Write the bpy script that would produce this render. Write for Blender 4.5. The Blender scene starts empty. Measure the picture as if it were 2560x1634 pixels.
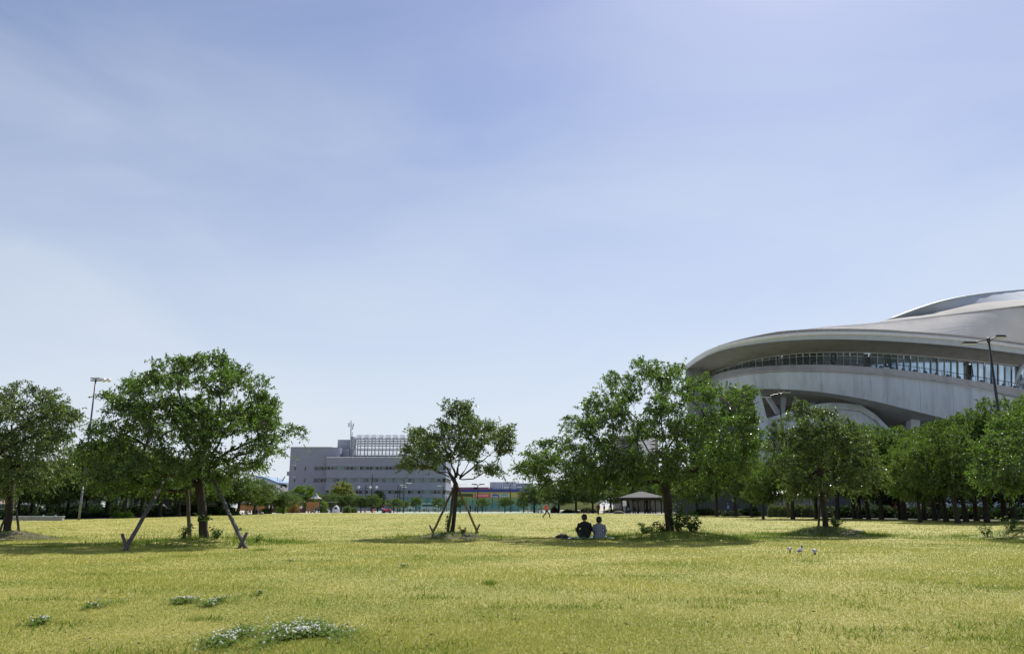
import bpy, math, random
import numpy as np
from mathutils import Vector, Matrix

SC = bpy.context.scene
COL = SC.collection

# ------------------------------------------------------------------ camera
F = 1945.0; PW = 2560.0; PH = 1634.0; CX = 1280.0; CY = 817.0
CAMZ = 1.20
TH = math.atan(448.5 / F)
cam_d = bpy.data.cameras.new("camera")
cam_d.sensor_width = 36.0
cam_d.lens = F / PW * 36.0
cam_d.clip_end = 6000
cam = bpy.data.objects.new("camera", cam_d)
COL.objects.link(cam)
cam.location = (0, 0, CAMZ)
cam.rotation_euler = (math.pi / 2 + TH, 0, 0)
SC.camera = cam

# ------------------------------------------------------------------ light
SUN_EL = math.radians(49); SUN_AZ = math.radians(24)
SD = Vector((math.cos(SUN_EL) * math.sin(SUN_AZ), math.cos(SUN_EL) * math.cos(SUN_AZ), math.sin(SUN_EL)))
sun_d = bpy.data.lights.new("sun", 'SUN')
sun_d.energy = 5.0; sun_d.angle = math.radians(0.53); sun_d.color = (1.0, 0.955, 0.88)
sun = bpy.data.objects.new("sun", sun_d); COL.objects.link(sun)
sun.rotation_euler = SD.to_track_quat('Z', 'Y').to_euler()
sun.location = (30, 60, 120)

W = bpy.data.worlds.new("World"); SC.world = W; W.use_nodes = True
nt = W.node_tree; nt.nodes.clear()
sky = nt.nodes.new('ShaderNodeTexSky'); sky.sky_type = 'NISHITA'; sky.sun_disc = False
sky.sun_elevation = SUN_EL; sky.sun_rotation = SUN_AZ
sky.air_density = 1.0; sky.dust_density = 0.55; sky.ozone_density = 2.0
bg = nt.nodes.new('ShaderNodeBackground'); bg.inputs[1].default_value = 0.08
out = nt.nodes.new('ShaderNodeOutputWorld')
# thin high cirrus veil, whole sky
tc = nt.nodes.new('ShaderNodeTexCoord')
mp = nt.nodes.new('ShaderNodeMapping'); mp.inputs['Scale'].default_value = (1.0, 1.3, 3.2); mp.inputs['Location'].default_value = (5, 3, 2)
mp.inputs['Rotation'].default_value = (0.1, 0.35, 0.5)
nz = nt.nodes.new('ShaderNodeTexNoise'); nz.inputs['Scale'].default_value = 1.9
nz.inputs['Detail'].default_value = 7; nz.inputs['Roughness'].default_value = 0.52
nz.inputs['Distortion'].default_value = 0.6
rp = nt.nodes.new('ShaderNodeMapRange'); rp.inputs[1].default_value = 0.35; rp.inputs[2].default_value = 0.8
rp.inputs[3].default_value = 0.08; rp.inputs[4].default_value = 0.36
mx = nt.nodes.new('ShaderNodeMix'); mx.data_type = 'RGBA'
mx.inputs[7].default_value = (7.3, 7.95, 8.7, 1)
tint = nt.nodes.new('ShaderNodeMix'); tint.data_type = 'RGBA'; tint.blend_type = 'MULTIPLY'
tint.inputs[0].default_value = 1.0; tint.inputs[7].default_value = (.92, .93, 1.10, 1)
nt.links.new(tc.outputs['Generated'], mp.inputs[0]); nt.links.new(mp.outputs[0], nz.inputs['Vector'])
sepz = nt.nodes.new('ShaderNodeSeparateXYZ'); nt.links.new(tc.outputs['Generated'], sepz.inputs[0])
hz_ = nt.nodes.new('ShaderNodeMapRange'); hz_.interpolation_type = 'SMOOTHSTEP'   # whiter air toward the horizon, all round
hz_.inputs[1].default_value = 0.0; hz_.inputs[2].default_value = 0.62; hz_.inputs[3].default_value = 0.70; hz_.inputs[4].default_value = 0.0
addf = nt.nodes.new('ShaderNodeMath'); addf.operation = 'ADD'; addf.use_clamp = True
nt.links.new(sepz.outputs[2], hz_.inputs[0]); nt.links.new(hz_.outputs[0], addf.inputs[0])
nt.links.new(nz.outputs[0], rp.inputs[0]); nt.links.new(rp.outputs[0], addf.inputs[1]); nt.links.new(addf.outputs[0], mx.inputs[0])
nt.links.new(sky.outputs[0], tint.inputs[6]); nt.links.new(tint.outputs[2], mx.inputs[6])
nt.links.new(mx.outputs[2], bg.inputs[0]); nt.links.new(bg.outputs[0], out.inputs[0])

SC.view_settings.view_transform = 'Standard'
SC.view_settings.look = 'None'
SC.view_settings.exposure = 0.35
SC.view_settings.gamma = 1.0
SC.view_settings.use_curve_mapping = False
SC.render.engine = 'CYCLES'
SC.cycles.max_bounces = 6
SC.cycles.transparent_max_bounces = 12
SC.cycles.caustics_reflective = False; SC.cycles.caustics_refractive = False

# ------------------------------------------------------------------ pixel -> place helpers
CT, ST = math.cos(TH), math.sin(TH)
def at(px, py, Y):
    u = (px - CX) / F; v = (CY - py) / F
    dy = CT - v * ST; dz = ST + v * CT
    t = Y / dy
    return Vector((u * t, Y, CAMZ + dz * t))
def at_h(px, py, H):
    u = (px - CX) / F; v = (CY - py) / F
    dy = CT - v * ST; dz = ST + v * CT
    t = (H - CAMZ) / dz
    return Vector((u * t, dy * t, H))
def gx(px, Y, z=0.0):
    """ground point in picture column px at distance Y"""
    # column measured on that height: solve v from z
    k = (z - CAMZ) / Y
    v = (k * CT - ST) / (CT + k * ST)
    dy = CT - v * ST
    return Vector(((px - CX) / F * Y / dy, Y, z))
def zat(py, Y):
    return at(CX, py, Y).z
def proj(P):
    P = np.asarray(P, float)
    x = P[..., 0]; y = P[..., 1]; z = P[..., 2] - CAMZ
    fz = y * CT + z * ST; up = -y * ST + z * CT
    return CX + F * x / fz, CY - F * up / fz

# ------------------------------------------------------------------ object helpers
def tag(o, label=None, cat=None, group=None, kind=None):
    if label: o['label'] = label
    if cat: o['category'] = cat
    if group: o['group'] = group
    if kind: o['kind'] = kind
    return o
def empty(name, loc=(0, 0, 0), rz=0, label=None, cat=None, group=None):
    o = bpy.data.objects.new(name, None); COL.objects.link(o)
    o.location = loc; o.rotation_euler = (0, 0, rz); o.empty_display_size = .3
    return tag(o, label, cat, group)
def link_mesh(name, me, mat=None, parent=None, loc=None, rz=0):
    o = bpy.data.objects.new(name, me); COL.objects.link(o)
    if mat and not me.materials: me.materials.append(mat)
    if parent: o.parent = parent
    if loc is not None: o.location = loc
    if rz: o.rotation_euler = (0, 0, rz)
    return o
def copy_tree(o, parent=None):
    c = o.copy(); COL.objects.link(c)
    if parent: c.parent = parent
    for ch in list(o.children): copy_tree(ch, c)
    return c

class MB:
    def __init__(s): s.v = []; s.f = []
    def add(s, vs, fs):
        n = len(s.v); s.v += [tuple(p) for p in vs]; s.f += [tuple(i + n for i in f) for f in fs]; return s
    def box(s, x0, x1, y0, y1, z0, z1):
        vs = [(x0, y0, z0), (x1, y0, z0), (x1, y1, z0), (x0, y1, z0), (x0, y0, z1), (x1, y0, z1), (x1, y1, z1), (x0, y1, z1)]
        return s.add(vs, [(0, 3, 2, 1), (4, 5, 6, 7), (0, 1, 5, 4), (1, 2, 6, 5), (2, 3, 7, 6), (3, 0, 4, 7)])
    def bar(s, a, b, w, h=None):
        a = Vector(a); b = Vector(b); h = h or w
        d = (b - a).normalized(); u = Vector((0, 0, 1)) if abs(d.z) < .9 else Vector((0, 1, 0))
        r = d.cross(u).normalized() * w / 2; q = r.cross(d).normalized() * h / 2
        vs = [p + i * r + j * q for p in (a, b) for i, j in ((-1, -1), (1, -1), (1, 1), (-1, 1))]
        return s.add(vs, [(0, 1, 2, 3), (7, 6, 5, 4), (0, 4, 5, 1), (1, 5, 6, 2), (2, 6, 7, 3), (3, 7, 4, 0)])
    def tube(s, pts, rad, n=8, cap=True, sx=1.0):
        pts = [Vector(p) for p in pts]
        if not hasattr(rad, '__len__'): rad = [rad] * len(pts)
        up = None; base = len(s.v); m = len(pts)
        for i, p in enumerate(pts):
            d = (pts[min(i + 1, m - 1)] - pts[max(i - 1, 0)])
            d = d.normalized() if d.length > 1e-9 else Vector((0, 0, 1))
            if up is None:
                up = Vector((0, 1, 0)) if abs(d.y) < .9 else Vector((1, 0, 0))
            r = d.cross(up)
            if r.length < 1e-6: r = d.cross(Vector((.3, .5, .8)))
            r.normalize(); up = r.cross(d).normalized()
            for k in range(n):
                a = 2 * math.pi * k / n
                s.v.append(tuple(p + r * (rad[i] * math.cos(a) * sx) + up * (rad[i] * math.sin(a))))
        for i in range(m - 1):
            for k in range(n):
                k2 = (k + 1) % n
                s.f.append((base + i * n + k, base + i * n + k2, base + (i + 1) * n + k2, base + (i + 1) * n + k))
        if cap:
            s.f.append(tuple(base + k for k in range(n))[::-1]); s.f.append(tuple(base + (m - 1) * n + k for k in range(n)))
        return s
    def lathe(s, c, prof, n=16):
        base = len(s.v); c = Vector(c)
        for r, z in prof:
            for k in range(n):
                a = 2 * math.pi * k / n
                s.v.append((c.x + r * math.cos(a), c.y + r * math.sin(a), c.z + z))
        for i in range(len(prof) - 1):
            for k in range(n):
                k2 = (k + 1) % n
                s.f.append((base + i * n + k, base + i * n + k2, base + (i + 1) * n + k2, base + (i + 1) * n + k))
        return s
    def grid(s, rows):
        base = len(s.v); n = len(rows[0])
        for r in rows: s.v += [tuple(p) for p in r]
        for i in range(len(rows) - 1):
            for j in range(n - 1):
                a = base + i * n + j
                s.f.append((a, a + 1, a + n + 1, a + n))
        return s
    def mesh(s, name, smooth=False):
        me = bpy.data.meshes.new(name); me.from_pydata(s.v, [], s.f); me.update()
        if smooth: me.polygons.foreach_set('use_smooth', [True] * len(me.polygons))
        return me
    def build(s, name, mat, parent=None, loc=None, smooth=False):
        return link_mesh(name, s.mesh(name, smooth), mat, parent, loc)

# ------------------------------------------------------------------ materials
def nmat(name):
    m = bpy.data.materials.new(name); m.use_nodes = True
    n = m.node_tree; b = n.nodes['Principled BSDF']; return m, n, b
def coords(n, scale=(1, 1, 1), obj=True):
    g = n.nodes.new('ShaderNodeTexCoord') if obj else n.nodes.new('ShaderNodeNewGeometry')
    mp = n.nodes.new('ShaderNodeMapping'); mp.inputs['Scale'].default_value = scale
    n.links.new(g.outputs['Object'] if obj else g.outputs['Position'], mp.inputs[0]); return mp.outputs[0]
def ramp(n, fac, stops):
    r = n.nodes.new('ShaderNodeValToRGB'); e = r.color_ramp.elements
    e[0].position = stops[0][0]; e[0].color = (*stops[0][1], 1)
    e[1].position = stops[-1][0]; e[1].color = (*stops[-1][1], 1)
    for p, c in stops[1:-1]:
        x = e.new(p); x.color = (*c, 1)
    n.links.new(fac, r.inputs[0]); return r.outputs[0]
def noise(n, vec, scale, detail=5, rough=.55, dist=0):
    t = n.nodes.new('ShaderNodeTexNoise'); t.inputs['Scale'].default_value = scale
    t.inputs['Detail'].default_value = detail; t.inputs['Roughness'].default_value = rough
    t.inputs['Distortion'].default_value = dist
    n.links.new(vec, t.inputs['Vector']); return t.outputs[0]
def mixc(n, fac, a, b, mode='MIX'):
    m = n.nodes.new('ShaderNodeMix'); m.data_type = 'RGBA'; m.blend_type = mode
    for sck, val in ((m.inputs[0], fac), (m.inputs[6], a), (m.inputs[7], b)):
        if hasattr(val, 'links') or hasattr(val, 'is_linked'): n.links.new(val, sck)
        elif isinstance(val, (int, float)): sck.default_value = val
        else: sck.default_value = (*val, 1)
    return m.outputs[2]
def M(name, col, rough=.7, var=.18, scale=3.0, bump=0.0, bscale=40, metal=0.0, stretch=(1, 1, 1), spec=.5):
    m, n, b = nmat(name)
    v = coords(n, stretch)
    f = noise(n, v, scale)
    lo = tuple(c * (1 - var) for c in col); hi = tuple(min(1, c * (1 + var)) for c in col)
    n.links.new(ramp(n, f, [(.3, lo), (.7, hi)]), b.inputs['Base Color'])
    b.inputs['Roughness'].default_value = rough; b.inputs['Metallic'].default_value = metal
    b.inputs['Specular IOR Level'].default_value = spec
    if bump:
        h = noise(n, v, bscale); bp = n.nodes.new('ShaderNodeBump'); bp.inputs['Strength'].default_value = bump
        bp.inputs['Distance'].default_value = .02
        n.links.new(h, bp.inputs['Height']); n.links.new(bp.outputs[0], b.inputs['Normal'])
    return m

def leaf_mat(name, dark, light, trans, rough=.38, tw=.35, scale=1.2, spec=.5):
    """leaves: colour varies leaf by leaf (face attribute) and over the crown"""
    m, n, b = nmat(name)
    at_ = n.nodes.new('ShaderNodeAttribute'); at_.attribute_name = 'tint'
    v = coords(n)
    f = noise(n, v, scale, 3)
    mth = n.nodes.new('ShaderNodeMath'); mth.operation = 'MULTIPLY_ADD'
    n.links.new(at_.outputs['Fac'], mth.inputs[0]); mth.inputs[1].default_value = .6
    m2 = n.nodes.new('ShaderNodeMath'); m2.operation = 'MULTIPLY_ADD'
    n.links.new(f, m2.inputs[0]); m2.inputs[1].default_value = .9; m2.inputs[2].default_value = -.25
    n.links.new(m2.outputs[0], mth.inputs[2])
    c = ramp(n, mth.outputs[0], [(.1, dark), (.9, light)])
    n.links.new(c, b.inputs['Base Color']); b.inputs['Roughness'].default_value = rough
    b.inputs['Specular IOR Level'].default_value = spec
    tr = n.nodes.new('ShaderNodeBsdfTranslucent'); n.links.new(mixc(n, 1.0, c, trans, 'MULTIPLY'), tr.inputs[0])
    ms = n.nodes.new('ShaderNodeMixShader'); ms.inputs[0].default_value = tw
    o = n.nodes['Material Output']
    n.links.new(b.outputs[0], ms.inputs[1]); n.links.new(tr.outputs[0], ms.inputs[2]); n.links.new(ms.outputs[0], o.inputs[0])
    return m

def glass_mat(name, col, rough=.06, spec=.8):
    m, n, b = nmat(name)
    v = coords(n, (1, 1, 1)); f = noise(n, v, .35, 3)
    n.links.new(ramp(n, f, [(.3, tuple(c * .7 for c in col)), (.7, tuple(c * 1.3 for c in col))]), b.inputs['Base Color'])
    b.inputs['Roughness'].default_value = rough; b.inputs['Specular IOR Level'].default_value = spec
    return m

# grass, shared logic for sheet and blades
def grass_mat(name, blades):
    m, n, b = nmat(name)
    pos = coords(n, (1, 1, 1), obj=False)
    big = noise(n, pos, .055, 4, .6); mid = noise(n, pos, .45, 5, .6); fine = noise(n, pos, 9.0, 5, .7)
    a = n.nodes.new('ShaderNodeMath'); a.operation = 'MULTIPLY_ADD'; n.links.new(mid, a.inputs[0]); a.inputs[1].default_value = 1.0
    n.links.new(big, a.inputs[2])
    if blades:
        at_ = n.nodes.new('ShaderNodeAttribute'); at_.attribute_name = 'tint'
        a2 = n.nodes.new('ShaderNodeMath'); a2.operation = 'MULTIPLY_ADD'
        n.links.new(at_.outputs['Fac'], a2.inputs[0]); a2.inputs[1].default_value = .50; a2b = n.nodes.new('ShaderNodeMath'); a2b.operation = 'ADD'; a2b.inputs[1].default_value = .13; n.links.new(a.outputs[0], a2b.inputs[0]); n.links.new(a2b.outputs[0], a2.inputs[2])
    else:
        a2 = n.nodes.new('ShaderNodeMath'); a2.operation = 'MULTIPLY_ADD'
        n.links.new(fine, a2.inputs[0]); a2.inputs[1].default_value = .75; n.links.new(a.outputs[0], a2.inputs[2])
    sc = n.nodes.new('ShaderNodeMath'); sc.operation = 'DIVIDE'; n.links.new(a2.outputs[0], sc.inputs[0]); sc.inputs[1].default_value = 2.65
    c = ramp(n, sc.outputs[0], GR_B if blades else GR_S)
    n.links.new(c, b.inputs['Base Color']); b.inputs['Roughness'].default_value = .75
    b.inputs['Specular IOR Level'].default_value = .2
    if blades:
        tr = n.nodes.new('ShaderNodeBsdfTranslucent'); n.links.new(c, tr.inputs[0])
        ms = n.nodes.new('ShaderNodeMixShader'); ms.inputs[0].default_value = .34
        o = n.nodes['Material Output']
        n.links.new(b.outputs[0], ms.inputs[1]); n.links.new(tr.outputs[0], ms.inputs[2]); n.links.new(ms.outputs[0], o.inputs[0])
    else:
        h = noise(n, pos, 22, 6, .75); bp = n.nodes.new('ShaderNodeBump'); bp.inputs['Strength'].default_value = .9
        bp.inputs['Distance'].default_value = .04
        n.links.new(h, bp.inputs['Height']); n.links.new(bp.outputs[0], b.inputs['Normal'])
    return m
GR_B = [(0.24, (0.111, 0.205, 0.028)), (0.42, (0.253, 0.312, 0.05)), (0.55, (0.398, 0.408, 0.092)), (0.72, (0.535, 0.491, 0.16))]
GR_S = [(0.25, (0.131, 0.184, 0.028)), (0.42, (0.253, 0.266, 0.056)), (0.54, (0.373, 0.338, 0.096)), (0.7, (0.455, 0.4, 0.136))]

MG_sheet = grass_mat('lawn_surface', False)
MG_blade = grass_mat('grass_blades', True)
m_soil = M('bare_soil', (.10, .085, .05), .95, .35, 6, .8, 30)
m_shade_floor = M('painted_tree_shade', (.030, .036, .018), .95, .35, 3, .5, 20)  # near-black ground tone, tree shade put into the colour
m_dust = M('sandy_ground', (.42, .38, .30), .95, .15, .6, .3, 20)
m_pave = M('far_pavement', (.34, .38, .30), .9, .12, .3)
m_bark = M('bark', (.038, .030, .024), .9, .45, 7, .9, 45, stretch=(1, 1, .25))
m_bark_l = M('bark_far', (.032, .026, .021), .9, .4, 5)
m_twig = M('twig_bark', (.075, .06, .045), .85, .35, 6)
m_stake = M('weathered_wood', (.095, .086, .076), .85, .35, 8, .6, 60, stretch=(1, 1, .2))
m_leaf = leaf_mat('cherry_leaf', (.016, .036, .009), (.140, .215, .058), (1.7, 2.0, .75), .40, .38, 1.2, .7)
m_leaf2 = leaf_mat('cherry_leaf_dull', (.024, .042, .013), (.150, .205, .072), (1.6, 1.8, .85), .40, .34, 1.2, .7)
m_leaf_bg = leaf_mat('far_cherry_leaf', (.018, .038, .010), (.145, .215, .055), (1.8, 2.0, .8), .44, .34, .5, .6)
m_leaf_br = leaf_mat('bright_leaf', (.06, .13, .012), (.20, .30, .03), (1.5, 1.6, .7), .45, .35, .6)
m_leaf_pale = leaf_mat('pale_new_leaf', (.09, .13, .025), (.42, .46, .12), (1.2, 1.2, .8), .5, .3, .7)
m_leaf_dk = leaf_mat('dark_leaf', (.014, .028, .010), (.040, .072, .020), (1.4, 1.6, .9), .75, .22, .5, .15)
m_leaf_red = leaf_mat('maroon_leaf', (.030, .008, .010), (.085, .020, .022), (1.6, .8, .8), .5, .25, .8)
m_leaf_or = leaf_mat('orange_leaf', (.10, .09, .02), (.42, .26, .07), (1.3, 1.1, .8), .5, .3, .8)
m_reed = leaf_mat('grey_green_reed', (.07, .09, .045), (.22, .25, .13), (1.3, 1.4, .9), .6, .3, .8)
# ------------------------------------------------------------------ ground
g = MB(); ring = [(0, 0, -.02)]
for k in range(48):
    a = 2 * math.pi * k / 48; ring.append((2600 * math.cos(a), 2600 * math.sin(a), -.02))
g.add(ring, [(0, i, i % 48 + 1) for i in range(1, 49)])
tag(g.build('ground', m_dust), kind='structure')

# lawn: far edge distance by picture column
LE = [(-900, 62), (-100, 70), (150, 74), (330, 84), (480, 100), (620, 128), (800, 150), (1000, 156), (1300, 158), (1420, 150), (1760, 116), (1900, 98), (2050, 86), (2300, 72), (2700, 66), (3600, 62)]
def lawn_far(px): return float(np.interp(px, [p[0] for p in LE], [p[1] for p in LE]))
rows = []
for r in range(41):
    s = (r / 40) ** 1.6; row = []
    for c in range(61):
        px = -900 + 4500 * c / 60
        e = gx(px, lawn_far(px)); n0 = Vector(((px - 1280) / 1280 * 26, -14, 0))
        row.append(n0.lerp(e, s))
    rows.append(row)
tag(MB().grid(rows).build('lawn', MG_sheet), kind='structure')

# paved strip past the lawn, with low kerb
def strip(name, pts_a, pts_b, z, mat, th=None):
    m = MB(); a = [Vector((p.x, p.y, z)) for p in pts_a]; b = [Vector((p.x, p.y, z)) for p in pts_b]
    m.grid([a, b])
    if th: m.grid([[Vector((p.x, p.y, z - th)) for p in pts_a], a])
    return tag(m.build(name, mat), kind='structure')
pxs = list(range(-300, 3000, 60))
strip('path', [gx(p, lawn_far(p) + .01) for p in pxs if 500 <= p <= 1900], [gx(p, lawn_far(p) + 9) for p in pxs if 500 <= p <= 1900], -.012, m_dust)
for rng_, nm in (((-900, 520), 'shade_toned_floor'), ((1880, 3600), 'shade_toned_floor')):
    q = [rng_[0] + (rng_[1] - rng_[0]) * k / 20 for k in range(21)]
    strip(nm, [gx(p, lawn_far(p) + .02) for p in q], [gx(p, 128) for p in q], -.010, m_shade_floor)  # dark strip past the lawn, painted as the shade under the trees
strip('path', [gx(p, 79 + (p - 240) * .1) for p in (235, 260, 300, 340, 380, 400)], [gx(p, 81 + (p - 240) * .1) for p in (235, 260, 300, 340, 380, 400)], -.004, m_dust)
pxs = list(range(930, 1460, 30))
strip('pavement', [gx(p, lawn_far(p) - 16) for p in pxs], [gx(p, 250) for p in pxs], .010, m_pave)

# mounds round the tree bases: (x, y, radius, height)
def G(px, py):
    """ground point seen at pixel"""
    u = (px - CX) / F; v = (CY - py) / F
    dy = CT - v * ST; dz = ST + v * CT; t = -CAMZ / dz
    return Vector((u * t, dy * t, 0))
TB = {'t0': G(18, 1347), 't1': G(512, 1357), 't2': G(1130, 1343), 't3': G(1686, 1345), 't4': G(2066, 1336), 't5': G(2625, 1345)}
MOUND = {'t0': (1.9, .30), 't1': (2.3, .16), 't2': (1.9, .20), 't3': (2.6, .26), 't4': (2.0, .34), 't5': (3.0, .50)}
def mound_h(x, y):
    h = np.zeros_like(np.asarray(x, float))
    for k, p in TB.items():
        R, H = MOUND[k]
        d = np.sqrt((x - p.x) ** 2 + (y - p.y) ** 2) / R
        h = np.maximum(h, H * np.where(d < 1, (1 - d * d) ** 2, 0))
    return h
rng0 = np.random.default_rng(3)
for k, p in TB.items():
    R, H = MOUND[k]; m = MB(); rows = []
    for i in range(13):
        r = R * 1.02 * i / 12; row = []
        for j in range(29):
            a = 2 * math.pi * (j % 28) / 28; x = p.x + r * math.cos(a); y = p.y + r * math.sin(a)
            z = float(mound_h(np.array([x]), np.array([y]))[0]) + (.006 if i < 12 else -.01) + (rng0.normal() * .012 if 0 < i < 11 and j < 28 else 0)
            row.append((x, y, z))
        row[28] = row[0]; rows.append(row)
    o = m.grid(rows).build('mound', MG_sheet if k in ('t1', 't3', 't5') else m_soil, smooth=True)
    tag(o, kind='structure')

def set_tint(me, vals):
    a = me.attributes.new('tint', 'FLOAT', 'FACE'); a.data.foreach_set('value', np.asarray(vals, np.float32))
def tri_mesh(name, V, nv, tint=None):
    """V: (k*3,3) triangles"""
    me = bpy.data.meshes.new(name); n = len(V) // 3
    me.vertices.add(n * 3); me.vertices.foreach_set('co', V.astype(np.float32).ravel())
    me.loops.add(n * 3); me.loops.foreach_set('vertex_index', np.arange(n * 3, dtype=np.int32))
    me.polygons.add(n); me.polygons.foreach_set('loop_start', np.arange(0, n * 3, 3, dtype=np.int32))
    me.polygons.foreach_set('loop_total', np.full(n, 3, np.int32))
    me.update(calc_edges=True); me.validate()
    if tint is not None: set_tint(me, tint)
    return me
def blades(name, x, y, hgt, wid, rng, mat=MG_blade, lean=.45, tintv=None, z0=None):
    n = len(x); z = mound_h(x, y) if z0 is None else z0
    a = rng.uniform(0, 2 * np.pi, n); b = rng.uniform(0, 2 * np.pi, n)
    L = np.abs(rng.normal(0, lean, n)) * hgt
    P0 = np.stack([x - np.cos(a) * wid / 2, y - np.sin(a) * wid / 2, z - .004 + 0 * x], 1)
    P1 = np.stack([x + np.cos(a) * wid / 2, y + np.sin(a) * wid / 2, z - .004 + 0 * x], 1)
    P2 = np.stack([x + np.cos(b) * L, y + np.sin(b) * L, z + hgt], 1)
    V = np.stack([P0, P1, P2], 1).reshape(-1, 3)
    t = rng.uniform(0, 1, n) if tintv is None else tintv
    return link_mesh(name, tri_mesh(name, V, 3, t), mat)
def wedge(rng, n, y0, y1):
    y = np.sqrt(rng.uniform(y0 ** 2, y1 ** 2, n)); x = y * rng.uniform(-.74, .74, n); return x, y
rg = np.random.default_rng(11)
# blades grow wider with distance from the viewer's side of the lawn so the sward stays closed; one object per zone
def far_of(x, y):
    k = (0 - CAMZ) / y; v = (k * CT - ST) / (CT + k * ST); px = CX + F * x / y * (CT - v * ST)
    return np.interp(px, [p[0] for p in LE], [p[1] for p in LE])
for (y0, y1, n, lab) in ((4.5, 12, 330000, 'short yellow green lawn grass in the foreground'), (12, 30, 250000, 'short lawn grass around the pigeons and tree bases'), (30, 160, 260000, 'short dry lawn grass beyond the staked trees')):
    y = y0 * (y1 / y0) ** rg.uniform(0, 1, n); x = y * rg.uniform(-.74, .74, n)
    ok = y < far_of(x, y); x = x[ok]; y = y[ok]; n = len(x)
    hh = (.024 if y0 < 10 else .034) * rg.uniform(.5, 1.4, n) * (.85 + .3 * np.sin(x * .9 + np.sin(y * .5) * 2) * np.sin(y * .6))
    o = blades('grass', x, y, hh, np.maximum(.0105, .00095 * y) * rg.uniform(.6, 1.3, n), rg, lean=(.95 if y0 < 10 else .7), tintv=rg.uniform(0, 1, n) + (.22 * np.clip((14 - y) / 6, 0, 1)))
    tag(o, lab, 'grass', kind='stuff')

# longer darker grass on the mounds and in green patches of the lawn
for k, lab in (('t0', 'longer grass on the mound under the leftmost tree'), ('t1', 'longer weedy grass around the big left tree'), ('t2', 'longer weedy grass at the foot of the central staked tree'), ('t3', 'long dark grass on the mound beside the seated couple'), ('t4', 'sparse grass on the bare mound right of centre'), ('t5', 'long grass on the mound at the right edge')):
    p = TB[k]; R, H = MOUND[k]; n = {'t0': 2500, 't1': 6500, 't2': 5000, 't3': 10000, 't4': 12000, 't5': 8000}[k]
    r = R * 1.25 * np.sqrt(rg.uniform(0.01, 1, n)) * rg.uniform(.7, 1.15, n); a = rg.uniform(0, 2 * np.pi, n)
    cl = .5 + .5 * np.sin(a * 5 + k.__hash__() % 7 * 0 + r * 3)
    x = p.x + r * np.cos(a) * 1.25; y = p.y + r * np.sin(a)
    hh = rg.gamma(3.0, .021, n) * (.5 + cl) * (1.5 if k in ('t3', 't1') else 1.0)
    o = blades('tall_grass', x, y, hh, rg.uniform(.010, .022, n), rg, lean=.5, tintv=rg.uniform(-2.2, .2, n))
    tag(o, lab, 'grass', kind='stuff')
# stray seed stalks by the mounds
for k, n, lab in (('t3', 130, 'thin seed stalks standing by the mound near the couple'), ('t1', 90, 'thin seed stalks left of the big left tree'), ('t2', 60, 'thin seed stalks near the central staked tree')):
    p = TB[k]; x = p.x + rg.normal(-.9, 1.2, n); y = p.y + rg.normal(0, .8, n)
    o = blades('seed_stalks', x, y, rg.uniform(.15, .42, n), rg.uniform(.006, .012, n), rg, lean=.25, tintv=rg.uniform(0, 1, n))
    tag(o, lab, 'grass', kind='stuff')
gp = [(1225, 1460, 20, 5), (1440, 1326, 20, 4), (1345, 1346, 55, 5), (890, 1300, 12, 3), (985, 1294, 12, 3), (1280, 1297, 14, 3), (870, 1300, 9, 3), (2300, 1290, 40, 3), (1860, 1338, 40, 4), (650, 1375, 50, 4), (2280, 1345, 60, 5), (130, 1366, 120, 6)]
vx = []; vy = []; vh = []
for (px, py, rx, ry) in gp:
    n = int(min(1500, 300 + rx * ry * 1.0)); a = rg.uniform(0, 2 * np.pi, n); r = np.abs(rg.normal(0, .55, n)) * (1 + .35 * np.sin(3 * a + px))
    c = G(px, py); e = G(px + rx, py); f = G(px, py - ry)
    vx.append(c.x + (e.x - c.x) * r * np.cos(a)); vy.append(c.y + (f.y - c.y) * r * np.sin(a)); vh.append(rg.gamma(4, .012, n))
vx = np.concatenate(vx); vy = np.concatenate(vy); vh = np.concatenate(vh)
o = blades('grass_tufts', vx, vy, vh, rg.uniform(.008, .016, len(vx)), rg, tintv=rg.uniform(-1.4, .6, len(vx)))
tag(o, 'greener longer tufts scattered over the lawn', 'grass', kind='stuff')

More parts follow.
